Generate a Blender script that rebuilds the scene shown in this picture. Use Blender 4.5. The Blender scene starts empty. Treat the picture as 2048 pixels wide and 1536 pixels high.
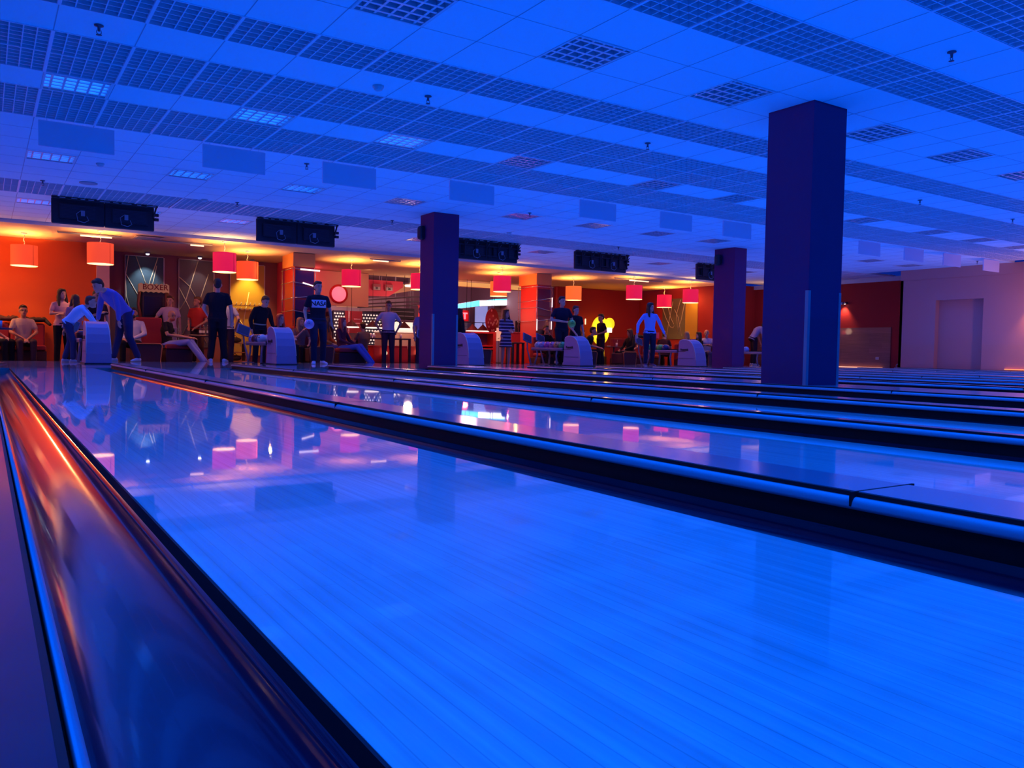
import bpy, math, random
import numpy as np
from mathutils import Vector, Matrix
random.seed(7)
PI = math.pi
SC = bpy.context.scene
COL = SC.collection

# ------------------------------------------------------------------ camera
CAM_Z = 0.372
yaw, pitch, roll = 0.5788, -0.0416, 0.01733
fw = Vector((math.sin(yaw)*math.cos(pitch), math.cos(yaw)*math.cos(pitch), math.sin(pitch)))
rt = Vector((math.cos(yaw), -math.sin(yaw), 0.0))
up = rt.cross(fw)
r2 = rt*math.cos(roll) + up*math.sin(roll)
u2 = -rt*math.sin(roll) + up*math.cos(roll)
cd = bpy.data.cameras.new('camera')
cam = bpy.data.objects.new('camera', cd)
COL.objects.link(cam)
cam.matrix_world = Matrix(((r2.x, u2.x, -fw.x, 0), (r2.y, u2.y, -fw.y, 0), (r2.z, u2.z, -fw.z, CAM_Z), (0, 0, 0, 1)))
cd.sensor_fit = 'HORIZONTAL'
cd.sensor_width = 36.0
cd.lens = 1615.5/2048*36.0
cd.clip_start = 0.02
cd.clip_end = 200
SC.camera = cam

# ------------------------------------------------------------------ exposure, world, big lights
SC.view_settings.view_transform = 'Standard'
SC.view_settings.look = 'None'
SC.view_settings.gamma = 1.0
SC.view_settings.exposure = 0.0
SC.view_settings.use_curve_mapping = False
cy = SC.cycles
cy.use_denoising = True
cy.max_bounces = 8
cy.diffuse_bounces = 5
cy.glossy_bounces = 4
cy.transmission_bounces = 4
cy.sample_clamp_indirect = 6.0
cy.caustics_reflective = False
cy.caustics_refractive = False

W = bpy.data.worlds.new('world')
SC.world = W
W.use_nodes = True
W.node_tree.nodes['Background'].inputs[0].default_value = (0.006, 0.055, 0.9, 1)
W.node_tree.nodes['Background'].inputs[1].default_value = 0.25


def area_light(name, loc, rot, sx, sy, color, power, spread=PI):
    L = bpy.data.lights.new(name, 'AREA')
    L.shape = 'RECTANGLE'
    L.size = sx
    L.size_y = sy
    L.color = color
    L.energy = power
    L.spread = spread
    o = bpy.data.objects.new(name, L)
    o.location = loc
    o.rotation_euler = rot
    COL.objects.link(o)
    return o


def point_light(name, loc, color, power, r=0.05):
    L = bpy.data.lights.new(name, 'POINT')
    L.color = color
    L.energy = power
    L.shadow_soft_size = r
    o = bpy.data.objects.new(name, L)
    o.location = loc
    COL.objects.link(o)
    return o


def spot_light(name, loc, target, color, power, angle=60, blend=0.5, r=0.03):
    L = bpy.data.lights.new(name, 'SPOT')
    L.color = color
    L.energy = power
    L.spot_size = math.radians(angle)
    L.spot_blend = blend
    L.shadow_soft_size = r
    o = bpy.data.objects.new(name, L)
    o.location = loc
    o.rotation_euler = (Vector(target) - Vector(loc)).to_track_quat('-Z', 'Y').to_euler()
    COL.objects.link(o)
    return o


BLUE = (0.002, 0.085, 1.0)
# added, unseen downward fills: they shine down on the lanes in a 100 degree cone
area_light('lane_down_fill', (9.5, 5.5, 2.87), (0, 0, 0), 25.0, 15.0, (0.0, 0.115, 1.0), 1750, math.radians(100))
area_light('approach_down_fill', (9.5, 16.3, 2.87), (0, 0, 0), 25.0, 4.0, (0.03, 0.12, 1.0), 260, math.radians(100))
# added, unseen upward fills: they wash the white ceiling from below
area_light('lane_up_fill', (9.5, 7.0, 0.75), (PI, 0, 0), 26.0, 17.0, BLUE, 570, math.radians(122))
area_light('approach_up_fill', (10.5, 17.4, 0.75), (PI, 0, 0), 22.0, 4.2, (0.12, 0.17, 1.0), 150, math.radians(130))

# ------------------------------------------------------------------ materials
MATS = {}


def mat(name, color, rough=0.6, metal=0.0, spec=0.5, coat=0.0, coat_rough=0.05, emit=None, estr=0.0, sheen=0.0):
    if name in MATS:
        return MATS[name]
    m = bpy.data.materials.new(name)
    m.use_nodes = True
    b = m.node_tree.nodes['Principled BSDF']
    b.inputs['Base Color'].default_value = (*color, 1)
    b.inputs['Roughness'].default_value = rough
    b.inputs['Metallic'].default_value = metal
    b.inputs['Specular IOR Level'].default_value = spec
    b.inputs['Coat Weight'].default_value = coat
    b.inputs['Coat Roughness'].default_value = coat_rough
    if emit is not None:
        b.inputs['Emission Color'].default_value = (*emit, 1)
        b.inputs['Emission Strength'].default_value = estr
    MATS[name] = m
    return m


def nodes_of(m):
    nt = m.node_tree
    return nt, nt.nodes, nt.links, nt.nodes['Principled BSDF']


def noise_color(m, c1, c2, scale=(8, 8, 8), detail=4, lo=0.35, hi=0.65, bump=0.0, nscale=1.0):
    nt, N, L, b = nodes_of(m)
    tc = N.new('ShaderNodeTexCoord')
    mp = N.new('ShaderNodeMapping')
    mp.inputs['Scale'].default_value = scale
    nz = N.new('ShaderNodeTexNoise')
    nz.inputs['Scale'].default_value = nscale
    nz.inputs['Detail'].default_value = detail
    cr = N.new('ShaderNodeValToRGB')
    cr.color_ramp.elements[0].position = lo
    cr.color_ramp.elements[0].color = (*c1, 1)
    cr.color_ramp.elements[1].position = hi
    cr.color_ramp.elements[1].color = (*c2, 1)
    L.new(tc.outputs['Object'], mp.inputs['Vector'])
    L.new(mp.outputs['Vector'], nz.inputs['Vector'])
    L.new(nz.outputs['Fac'], cr.inputs['Fac'])
    L.new(cr.outputs['Color'], b.inputs['Base Color'])
    if bump:
        bp = N.new('ShaderNodeBump')
        bp.inputs['Strength'].default_value = bump
        bp.inputs['Distance'].default_value = 0.01
        L.new(nz.outputs['Fac'], bp.inputs['Height'])
        L.new(bp.outputs['Normal'], b.inputs['Normal'])
    return m


def plank_wood(name, c1, c2, width, length, rough, coat, axis='Y', coat_rough=0.03, seam=0.75):
    """boards of WIDTH running along AXIS, with fine grain and end joints"""
    m = mat(name, c1, rough, coat=coat, coat_rough=coat_rough)
    nt, N, L, b = nodes_of(m)
    tc = N.new('ShaderNodeTexCoord')
    br = N.new('ShaderNodeTexBrick')
    br.offset = 0.37
    br.inputs['Color1'].default_value = (*c1, 1)
    br.inputs['Color2'].default_value = (*c2, 1)
    br.inputs['Mortar'].default_value = (*[c*seam for c in c1], 1)
    br.inputs['Scale'].default_value = 1.0
    br.inputs['Mortar Size'].default_value = 0.0009
    br.inputs['Brick Width'].default_value = length
    br.inputs['Row Height'].default_value = width
    mp = N.new('ShaderNodeMapping')
    if axis == 'Y':
        mp.inputs['Rotation'].default_value = (0, 0, PI/2)
    if axis == 'YZ':
        sx_ = N.new('ShaderNodeSeparateXYZ')
        cx_ = N.new('ShaderNodeCombineXYZ')
        L.new(tc.outputs['Object'], sx_.inputs[0])
        L.new(sx_.outputs['Y'], cx_.inputs['X'])
        L.new(sx_.outputs['Z'], cx_.inputs['Y'])
        L.new(cx_.outputs[0], mp.inputs['Vector'])
    else:
        L.new(tc.outputs['Object'], mp.inputs['Vector'])
    L.new(mp.outputs['Vector'], br.inputs['Vector'])
    mp2 = N.new('ShaderNodeMapping')
    mp2.inputs['Scale'].default_value = (60, 1.4, 60) if axis == 'Y' else (1.4, 1.4, 60) if axis == 'YZ' else (1.4, 60, 60)
    nz = N.new('ShaderNodeTexNoise')
    nz.inputs['Scale'].default_value = 1.0
    nz.inputs['Detail'].default_value = 6
    L.new(tc.outputs['Object'], mp2.inputs['Vector'])
    L.new(mp2.outputs['Vector'], nz.inputs['Vector'])
    cr = N.new('ShaderNodeValToRGB')
    cr.color_ramp.elements[0].position = 0.3
    cr.color_ramp.elements[0].color = (0.72, 0.72, 0.72, 1)
    cr.color_ramp.elements[1].position = 0.7
    cr.color_ramp.elements[1].color = (1, 1, 1, 1)
    L.new(nz.outputs['Fac'], cr.inputs['Fac'])
    mx = N.new('ShaderNodeMix')
    mx.data_type = 'RGBA'
    mx.blend_type = 'MULTIPLY'
    mx.inputs[0].default_value = 1.0
    L.new(br.outputs['Color'], mx.inputs[6])
    L.new(cr.outputs['Color'], mx.inputs[7])
    L.new(mx.outputs[2], b.inputs['Base Color'])
    return m


# ------------------------------------------------------------------ mesh collector
class MB:
    def __init__(s):
        s.v, s.f, s.m, s.sm = [], [], [], []

    def add(s, vs, fs, m=0, smooth=False):
        o = len(s.v)
        s.v += [tuple(p) for p in vs]
        for f in fs:
            s.f.append(tuple(i+o for i in f))
            s.m.append(m)
            s.sm.append(smooth)
        return s

    def box(s, x0, x1, y0, y1, z0, z1, m=0, M=None):
        vs = [Vector((x, y, z)) for z in (z0, z1) for y in (y0, y1) for x in (x0, x1)]
        if M is not None:
            vs = [M @ v for v in vs]
        return s.add(vs, [(0, 2, 3, 1), (4, 5, 7, 6), (0, 1, 5, 4), (2, 6, 7, 3), (0, 4, 6, 2), (1, 3, 7, 5)], m)

    def rbox(s, x0, x1, y0, y1, z0, z1, b, m=0, M=None, seg=2):
        """box with bevelled vertical and horizontal edges (rounded outline in XZ, inset in Y)"""
        b = min(b, (x1-x0)/2.01, (z1-z0)/2.01, (y1-y0)/2.01)
        rings = []
        pts = []
        for cx, cz, a0 in ((x1-b, z1-b, 0), (x0+b, z1-b, PI/2), (x0+b, z0+b, PI), (x1-b, z0+b, 1.5*PI)):
            for k in range(seg+1):
                a = a0 + PI/2*k/seg
                pts.append((cx, cz, math.cos(a), math.sin(a)))
        prof = [(y0, 0.3), (y0+b*0.3, 0.8), (y0+b, 1.0), (y1-b, 1.0), (y1-b*0.3, 0.8), (y1, 0.3)]
        vs = []
        for y, k in prof:
            for cx, cz, c, sn in pts:
                vs.append(Vector((cx+b*k*c, y, cz+b*k*sn)))
        if M is not None:
            vs = [M @ v for v in vs]
        n = len(pts)
        fs = []
        for i in range(len(prof)-1):
            for j in range(n):
                fs.append((i*n+j, i*n+(j+1) % n, (i+1)*n+(j+1) % n, (i+1)*n+j))
        fs.append(tuple(range(n)))
        fs.append(tuple(reversed(range((len(prof)-1)*n, len(prof)*n))))
        return s.add(vs, fs, m)

    def tube(s, pts, r, n=8, m=0, smooth=True):
        pts = [Vector(p) for p in pts]
        rs = r if isinstance(r, (list, tuple)) else [r]*len(pts)
        vs = []
        prev = None
        for i, p in enumerate(pts):
            d = (pts[min(i+1, len(pts)-1)] - pts[max(i-1, 0)]).normalized()
            if prev is None:
                a = Vector((0, 0, 1)) if abs(d.z) < 0.9 else Vector((1, 0, 0))
                x = d.cross(a).normalized()
            else:
                x = (prev - d*prev.dot(d)).normalized()
            prev = x
            y = d.cross(x)
            for k in range(n):
                t = 2*PI*k/n
                vs.append(p + (x*math.cos(t) + y*math.sin(t))*rs[i])
        fs = []
        for i in range(len(pts)-1):
            for k in range(n):
                fs.append((i*n+k, i*n+(k+1) % n, (i+1)*n+(k+1) % n, (i+1)*n+k))
        fs.append(tuple(reversed(range(n))))
        fs.append(tuple(range((len(pts)-1)*n, len(pts)*n)))
        return s.add(vs, fs, m, smooth)

    def lathe(s, prof, c=(0, 0, 0), n=24, m=0, smooth=True, M=None, cap=True):
        vs = []
        for r, z in prof:
            for k in range(n):
                t = 2*PI*k/n
                vs.append(Vector((c[0]+r*math.cos(t), c[1]+r*math.sin(t), c[2]+z)))
        if M is not None:
            vs = [M @ v for v in vs]
        fs = []
        for i in range(len(prof)-1):
            for k in range(n):
                fs.append((i*n+k, i*n+(k+1) % n, (i+1)*n+(k+1) % n, (i+1)*n+k))
        if cap:
            fs.append(tuple(reversed(range(n))))
            fs.append(tuple(range((len(prof)-1)*n, len(prof)*n)))
        return s.add(vs, fs, m, smooth)

    def ell(s, c, r, n=14, k=9, m=0, R=None):
        vs, fs = [], []
        c = Vector(c)
        for i in range(k+1):
            th = PI*i/k
            for j in range(n):
                ph = 2*PI*j/n
                v = Vector((r[0]*math.sin(th)*math.cos(ph), r[1]*math.sin(th)*math.sin(ph), r[2]*math.cos(th)))
                if R is not None:
                    v = R @ v
                vs.append(c+v)
        for i in range(k):
            for j in range(n):
                a, b2, c2, d = i*n+j, i*n+(j+1) % n, (i+1)*n+(j+1) % n, (i+1)*n+j
                if i == 0:
                    fs.append((a, c2, d))
                elif i == k-1:
                    fs.append((a, b2, d))
                else:
                    fs.append((a, b2, c2, d))
        return s.add(vs, [tuple(reversed(f)) for f in fs], m, True)

    def cone(s, p0, r0, p1, r1, n=12, m=0):
        """closed limb: frustum with round ends"""
        p0, p1 = Vector(p0), Vector(p1)
        d = (p1-p0)
        L = d.length
        d = d.normalized() if L > 1e-6 else Vector((0, 0, 1))
        P = [p0-d*r0*0.98, p0-d*r0*0.8, p0-d*r0*0.45, p0, p1, p1+d*r1*0.45, p1+d*r1*0.8, p1+d*r1*0.98]
        Rr = [r0*0.2, r0*0.6, r0*0.9, r0, r1, r1*0.9, r1*0.6, r1*0.2]
        return s.tube(P, Rr, n, m)

    def loft(s, rings, n=16, m=0, smooth=True):
        """rings: (centre, xvec, yvec)"""
        vs = []
        for c, xv, yv in rings:
            c, xv, yv = Vector(c), Vector(xv), Vector(yv)
            for k in range(n):
                t = 2*PI*k/n
                vs.append(c + xv*math.cos(t) + yv*math.sin(t))
        fs = []
        for i in range(len(rings)-1):
            for k in range(n):
                fs.append((i*n+k, i*n+(k+1) % n, (i+1)*n+(k+1) % n, (i+1)*n+k))
        fs.append(tuple(reversed(range(n))))
        fs.append(tuple(range((len(rings)-1)*n, len(rings)*n)))
        return s.add(vs, fs, m, smooth)

    def prism(s, outline, axis, a0, a1, m=0, smooth=False):
        """extrude a 2D outline along axis X, Y or Z"""
        n = len(outline)

        def P(u, w, a):
            return {'X': (a, u, w), 'Y': (u, a, w), 'Z': (u, w, a)}[axis]
        vs = [P(u, w, a0) for u, w in outline] + [P(u, w, a1) for u, w in outline]
        fs = [tuple(reversed(range(n))), tuple(range(n, 2*n))]
        for k in range(n):
            fs.append((k, (k+1) % n, n+(k+1) % n, n+k))
        return s.add(vs, fs, m, smooth)

    def mesh(s, name, mats):
        me = bpy.data.meshes.new(name)
        me.from_pydata(s.v, [], s.f)
        for mm in (mats if isinstance(mats, (list, tuple)) else [mats]):
            me.materials.append(mm)
        me.polygons.foreach_set('material_index', s.m)
        me.polygons.foreach_set('use_smooth', s.sm)
        me.update()
        return me

    def build(s, name, mats, parent=None, loc=None):
        o = bpy.data.objects.new(name, s.mesh(name, mats))
        COL.objects.link(o)
        if parent is not None:
            o.parent = parent
        if loc is not None:
            o.location = loc
        return o


def tag(o, label=None, cat=None, group=None, kind=None):
    if label:
        o['label'] = label
    if cat:
        o['category'] = cat
    if group:
        o['group'] = group
    if kind:
        o['kind'] = kind
    return o


def thing(name, label, cat, loc=(0, 0, 0), rotz=0.0, group=None):
    o = bpy.data.objects.new(name, None)
    COL.objects.link(o)
    o.empty_display_size = 0.1
    o.location = loc
    o.rotation_euler = (0, 0, rotz)
    return tag(o, label, cat, group)


def struct(mb, name, mats):
    return tag(mb.build(name, mats), kind='structure')


def copy_thing(r, loc, rotz=None, label=None, group=None):
    def cp(o, parent):
        c = o.copy()
        COL.objects.link(c)
        c.parent = parent
        for ch in kids.get(o.name, []):
            cp(ch, c)
        return c
    kids = {}
    stack = [r]
    while stack:
        x = stack.pop()
        kids[x.name] = list(x.children)
        stack += list(x.children)
    n = cp(r, None)
    n.location = loc
    if rotz is not None:
        n.rotation_euler = (0, 0, rotz)
    if label:
        n['label'] = label
    if group:
        n['group'] = group
    return n


def text_part(body, name, size, m, parent, loc, rot, depth=0.003, bold=0.0, xs=1.0):
    cu = bpy.data.curves.new(name, 'FONT')
    cu.body = body
    cu.size = size
    cu.extrude = depth
    cu.offset = bold
    cu.align_x = 'CENTER'
    cu.align_y = 'CENTER'
    t = bpy.data.objects.new(name, cu)
    dg = bpy.context.evaluated_depsgraph_get()
    COL.objects.link(t)
    dg.update()
    me = bpy.data.meshes.new_from_object(t.evaluated_get(bpy.context.evaluated_depsgraph_get()))
    COL.objects.unlink(t)
    bpy.data.objects.remove(t)
    me.materials.clear()
    me.materials.append(m)
    o = bpy.data.objects.new(name, me)
    COL.objects.link(o)
    o.parent = parent
    o.location = loc
    o.rotation_euler = rot
    o.scale = (xs, 1, 1)
    return o
# ------------------------------------------------------------------ structure
CE = 2.888          # hall ceiling
LC = 2.75           # lower ceiling over the seating
M_ceil = mat('ceiling_white', (0.72, 0.85, 0.87), 0.85, spec=0.2)
M_seam = mat('ceiling_seam', (0.42, 0.40, 0.44), 0.8)
M_grille = mat('grille_white', (0.85, 0.80, 0.85), 0.5)
M_plenum = mat('plenum_dark', (0.09, 0.08, 0.10), 0.9)
M_low = mat('lower_ceiling_paint', (0.86, 0.56, 0.34), 0.8, spec=0.2)

FY0, FY1 = 13.6, 18.5


def lcz(y):      # the lower ceiling rises slightly to its front edge
    return 2.82 - .07*(y-19.65)/1.95 if y < 21.6 else 2.75


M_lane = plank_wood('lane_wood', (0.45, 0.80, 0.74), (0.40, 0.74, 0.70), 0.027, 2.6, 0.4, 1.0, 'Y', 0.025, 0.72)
M_appr = plank_wood('approach_wood', (0.42, 0.42, 0.40), (0.38, 0.38, 0.37), 0.06, 2.0, 0.4, 1.0, 'Y', 0.04)
M_black = mat('black_paint', (0.012, 0.012, 0.016), 0.6)
M_gutter = mat('gutter_black', (0.03, 0.014, 0.05), 0.16, spec=0.5, coat=1.0, coat_rough=0.07)
M_lane.node_tree.nodes['Principled BSDF'].inputs['Coat IOR'].default_value = 1.42
M_cap = mat('capping_top', (0.06, 0.02, 0.05), 0.3, coat=0.3, coat_rough=0.1)
for _m in (M_cap,):
    _b = _m.node_tree.nodes['Principled BSDF']
    _b.inputs['IOR'].default_value = 1.7
    _b.inputs['Coat IOR'].default_value = 1.8
M_capb = mat('capping_top_pale', (0.42, 0.40, 0.46), 0.28, coat=1.0, coat_rough=0.12)
M_nose = mat('capping_nose', (0.42, 0.40, 0.48), 0.3, coat=0.6, coat_rough=0.1)
M_floor = mat('seating_carpet', (0.05, 0.02, 0.03), 0.9)

# floors
struct(MB().box(-3, 22.47, FY0, FY1, -0.15, 0.0), 'floor', M_appr)
struct(MB().box(-3, 30, FY1, 36, -0.30, -0.12), 'floor_seating', M_floor)
struct(MB().box(-6, 26, -8, FY0, -0.30, -0.16), 'floor_under_lanes', M_black)

# ---- lanes
LW = 1.055
LX = [0.300, 2.078, 3.722, 5.515, 7.925, 9.715, 11.375, 13.155, 15.585, 17.375, 19.035, 20.82]
ORD = ['first', 'second', 'third', 'fourth', 'fifth', 'sixth', 'seventh', 'eighth', 'ninth', 'tenth', 'eleventh', 'twelfth']
GW = 0.235
Y0 = -4.0
for i, x in enumerate(LX):
    x1 = x + LW
    t = thing('bowling_lane', f'glossy blue-lit wooden bowling lane, {ORD[i]} one counted from the wide front gutter', 'bowling lane', (x, Y0, 0))
    MB().box(0, LW, 0, FY0-Y0, -0.10, 0.0).build('lane_surface', M_lane, t)
    MB().box(-0.004, 0, 0, FY0-Y0, -0.10, -0.001).box(LW, LW+0.004, 0, FY0-Y0, -0.10, -0.001).build('lane_edge', M_black, t)
    for s in (-1, 1):
        g = MB()
        c0 = -0.004 if s < 0 else LW+0.004
        prof = []
        for k in range(13):
            a = PI*k/12
            prof.append((c0 + s*(GW/2 - GW/2*math.cos(a)*0.97), -0.028 - 0.07*math.sin(a)))
        prof[0] = (c0, prof[0][1])
        prof = [(c0, -0.028)] + prof + [(c0+s*(GW-0.004), -0.01)]
        n = len(prof)
        for yy in (0, FY0-Y0-0.02):
            pass
        vs = [(p[0], 0, p[1]) for p in prof] + [(p[0], FY0-Y0-0.01, p[1]) for p in prof]
        fs = [((k, k+1, n+k+1, n+k) if s > 0 else (k+1, k, n+k, n+k+1)) for k in range(n-1)]
        g.add(vs, fs, 0, True)
        vs2 = [(p[0], 0, p[1]-0.006) for p in prof] + [(p[0], FY0-Y0-0.01, p[1]-0.006) for p in prof]
        g.add(vs2, [tuple(reversed(f)) for f in fs], 0, True)
        g.build('gutter', M_gutter, t)

# ---- dividers between lanes
DV = [(-0.20, 0.067)] + [(LX[i]+LW+GW+0.004, LX[i+1]-GW-0.004) for i in range(len(LX)-1)] + [(LX[-1]+LW+GW+0.004, 22.40)]
DNAMES = ['in the front left corner of the lanes'] + [f'between the {ORD[i]} and {ORD[i+1]} lanes' for i in range(11)] + ['beside the tan side wall']
for i, (xa, xb) in enumerate(DV):
    t = thing('lane_divider', f'long dark lane divider with rounded glossy capping, {DNAMES[i]}', 'lane divider', (xa, Y0, 0))
    w = xb-xa
    L = FY0-Y0-0.02 - (0.30 if i == 4 else 0.46 if i == 8 else 0.0)
    CW = 0.012 if i == 0 else 0.018
    mtop = M_cap if i == 0 else M_capb
    zt = 0.062
    MB().box(0.012, w-0.012, 0, L-0.02, -0.15, 0.036).build('divider_base', M_black, t)
    nose = MB()
    for s, x0 in ((1, 0.0), (-1, w)):
        out = []
        R = CW
        for k in range(7):
            a = PI - PI/2*k/6
            out.append((x0 + s*(R + R*math.cos(a)), 0.036 + (zt-0.036)*math.sin(a)))
        out.append((x0+s*(CW+0.001), zt-0.001))
        out.append((x0+s*(CW+0.001), 0.036))
        if s < 0:
            out = out[::-1]
        nose.prism(out, 'Y', 0, L, 0, True)
    nose.build('capping_nose', M_nose, t)
    top = MB()
    top.box(0.026, w-0.026, 0, L, 0.040, 0.073)
    top.build('capping_top', mtop, t)
    gr = MB().box(0.019, 0.026, 0, L, 0.036, 0.0715).box(w-0.026, w-0.019, 0, L, 0.036, 0.0715)
    for ys in ((1.07, 4.2, 7.3, 10.4) if i else ()):
        gr.box(0.0005, w-0.0005, ys-Y0-0.003, ys-Y0+0.003, 0.038, 0.0736)
    gr.build('capping_groove', M_black, t)
# dark foul line on the approach edge
tag(MB().box(-0.3, 22.4, FY0+0.005, FY0+0.03, 0.0002, 0.0015).build('trim_1', M_black), kind='structure')

# ---- ceiling: solid bands with seams, open grille bands
def seam_x(x0, x1):
    xs = [0.486+0.6*k for k in range(-6, 5)] + [3.386+0.6*k for k in range(0, 36)]
    return [x for x in xs if x0 < x < x1]

XC0, XC1 = -5.0, 22.47
ROWS = {'T1': (2.17, 3.37), 'T': (4.02, 4.60), 'A': (6.41, 6.99), 'B': (7.595, 8.785), 'C': (9.385, 10.58), 'D': (14.80, 16.04)}
solids = [(-8, 2.17), (3.37, 4.02), (4.60, 6.41), (6.99, 7.595), (8.785, 9.385), (10.58, 14.80), (16.04, 19.62)]
cm = MB()
CL = []     # ceiling lights (x0, y0)
for x in (0.78, 2.59, 4.28, 6.07, 8.45, 10.2, 11.92, 13.65, 15.95, 17.75, 19.5, 21.3):
    for y in (5.505, 9.085, 12.75, 16.95):
        if y == 5.505 and x < 2:
            continue
        CL.append((x-0.295, x+0.295, y-0.295, y+0.295))
for (a, b) in solids:
    XE = XC1 if a < 13 else 24.0
    holes = sorted([h for h in CL if a < (h[2]+h[3])/2 < b])
    if not holes:
        cm.box(XC0, XE, a, b, CE, CE+0.02, 0)
    else:
        ha, hb = max(a, holes[0][2]), min(b, holes[0][3])
        if ha > a:
            cm.box(XC0, XE, a, ha, CE, CE+0.02, 0)
        if hb < b:
            cm.box(XC0, XE, hb, b, CE, CE+0.02, 0)
        x = XC0
        for h in holes:
            cm.box(x, h[0], ha, hb, CE, CE+0.02, 0)
            x = h[1]
        cm.box(x, XE, ha, hb, CE, CE+0.02, 0)
    # seams
    for sx in seam_x(XC0, XE):
        cm.box(sx-0.004, sx+0.004, a, b, CE-0.0015, CE-0.0005, 1)
    y = a if b-a > 1 else b
    k = 1
    while a + 0.6*k < b - 0.1:
        cm.box(XC0, XE, a+0.6*k-0.003, a+0.6*k+0.003, CE-0.0015, CE-0.0005, 1)
        k += 1
struct(cm, 'ceiling', [M_ceil, M_seam])
# dark plenum above the grilles, and slab
struct(MB().box(XC0, 24.1, -8, 19.6, CE+0.42, CE+0.45), 'ceiling_slab', M_plenum)
# main runners (bright T bars) along the grille bands
rn = MB()
for nme, (a, b) in ROWS.items():
    for sx in seam_x(XC0, 24.0 if a > 14 else XC1):
        rn.box(sx-0.012, sx+0.012, a, b, CE-0.006, CE+0.05)
    ys = [a, b] if b-a < 0.7 else [a, (a+b)/2, b]
    for y in ys:
        rn.box(XC0, 24.0 if a > 14 else XC1, y-0.008, y+0.008, CE-0.004, CE+0.05)
struct(rn, 'ceiling_runner', M_grille)


def in_view(p, marg=0.0):
    d = Vector(p) - Vector((0, 0, CAM_Z))
    z = d.dot(fw)
    if z < 0.2:
        return False
    x = 1615.5*d.dot(r2)/z/1024
    y = 1615.5*d.dot(u2)/z/768
    return abs(x) < 1+marg and abs(y) < 1+marg


gm = MB()
G = 0.1
for k in range(7):
    q = -0.288 + 0.096*k
    if 0 < k < 6:
        gm.box(q-0.0042, q+0.0042, -0.285, 0.285, 0, 0.05)
        gm.box(-0.285, 0.285, q-0.0042, q+0.0042, 0, 0.05)
gm.box(-0.288, -0.283, -0.288, 0.288, 0, 0.05).box(0.283, 0.288, -0.288, 0.288, 0, 0.05)
gm.box(-0.283, 0.283, -0.288, -0.283, 0, 0.05).box(-0.283, 0.283, 0.283, 0.288, 0, 0.05)
g_mesh = gm.mesh('ceiling_grille', M_grille)
BANDL = {('T1', 0): 'in the front ceiling band by the corner', ('T1', 1): 'in the back row of the front corner band', ('T', 0): 'in the second ceiling band', ('A', 0): 'in the single-row band before the twin rows',
         ('B', 0): 'in the nearer row of the first twin band', ('B', 1): 'in the farther row of the first twin band',
         ('C', 0): 'in the nearer row of the second twin band', ('C', 1): 'in the farther row of the second twin band', ('D', 0): 'far', ('D', 1): 'far'}


def nth(n):
    return str(n) + ({1: 'st', 2: 'nd', 3: 'rd'}.get(n % 10, 'th') if not 10 < n % 100 < 14 else 'th')


NG = 0
rest = MB()
outer = MB()
for nme, (a, b) in ROWS.items():
    xs = seam_x(XC0, 24.0 if a > 14 else XC1)
    rows = [(a+b)/2] if b-a < 0.7 else [a+(b-a)/4, a+3*(b-a)/4]
    for ri, yc in enumerate(rows):
        cnt = 0
        for x0, x1 in zip(xs[:-1], xs[1:]):
            xc = (x0+x1)/2
            vis = in_view((xc, yc, CE), 0.06)
            if vis and (nme not in ('D',)) and xc < 21.5:
                o = bpy.data.objects.new('ceiling_grille', g_mesh)
                COL.objects.link(o)
                o.location = (xc, yc, CE)
                o.scale = ((x1-x0-0.02)/0.576, 1, 1)
                cnt += 1
                tag(o, f'open-cell ceiling grille, {nth(cnt)} from left, ' + BANDL[(nme, ri)], 'ceiling grille', 'open-cell grilles ' + BANDL[(nme, ri)])
                NG += 1
            elif vis or nme == 'D' and xc > -1 or in_view((xc, yc, CE), 0.9):
                rest_ = rest if nme == 'D' else outer
                for k in range(0, 7):
                    q = -0.288+0.096*k
                    rest_.box(xc+q-0.0042, xc+q+0.0042, yc-0.285, yc+0.285, CE, CE+0.05)
                    rest_.box(xc-0.288, xc+0.288, yc+q-0.0042, yc+q+0.0042, CE, CE+0.05)
struct(outer, 'ceiling_grid_surround', M_grille)
tag(rest.build('ceiling_grille', M_grille), 'far double row of open-cell ceiling grilles above the monitors', 'ceiling grille', kind='stuff')

# ---- lower ceiling over seating (fascia at Y 19.7)
struct(MB().prism([(19.66, 2.82), (21.6, 2.75), (24.6, 2.75), (24.6, 2.96), (19.66, 2.96)], 'X', -5, 21.3), 'ceiling_lower', M_low)
struct(MB().box(-5, 21.3, 19.62, 19.66, 2.815, CE+0.02), 'trim_2', mat('fascia_paint', (0.66, 0.55, 0.6), 0.7))
# ---- walls
M_orange = mat('orange_paint', (0.80, 0.13, 0.03), 0.7, spec=0.2)
M_plum = mat('plum_paint', (0.30, 0.10, 0.13), 0.7, spec=0.2)
M_red = mat('red_paint', (0.42, 0.035, 0.04), 0.7, spec=0.2)
M_tan = mat('tan_paint', (0.66, 0.28, 0.26), 0.75, spec=0.2)
M_pink = mat('pink_paint', (0.75, 0.45, 0.42), 0.7)
struct(MB().box(-5, 2.25, 21.7, 21.9, -0.12, 2.80), 'wall_orange', M_orange)
struct(MB().box(2.25, 2.53, 21.62, 23.25, -0.12, LC), 'wall_pier', M_pink)
struct(MB().box(2.53, 7.1, 23.2, 23.4, -0.12, LC), 'wall_plum', M_plum)
struct(MB().box(17.6, 21.6, 24.0, 24.2, -0.12, LC), 'wall_back', M_red)
struct(MB().box(21.3, 21.31, 19.66, 24.2, 2.75, 2.96), 'trim_7', M_low)
struct(MB().box(21.6, 21.8, 19.9, 24.2, -0.12, CE), 'wall_seating_side', M_red)
struct(MB().box(21.7, 24.0, 20.3, 20.5, -0.12, CE), 'wall_back_return', M_red)
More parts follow.
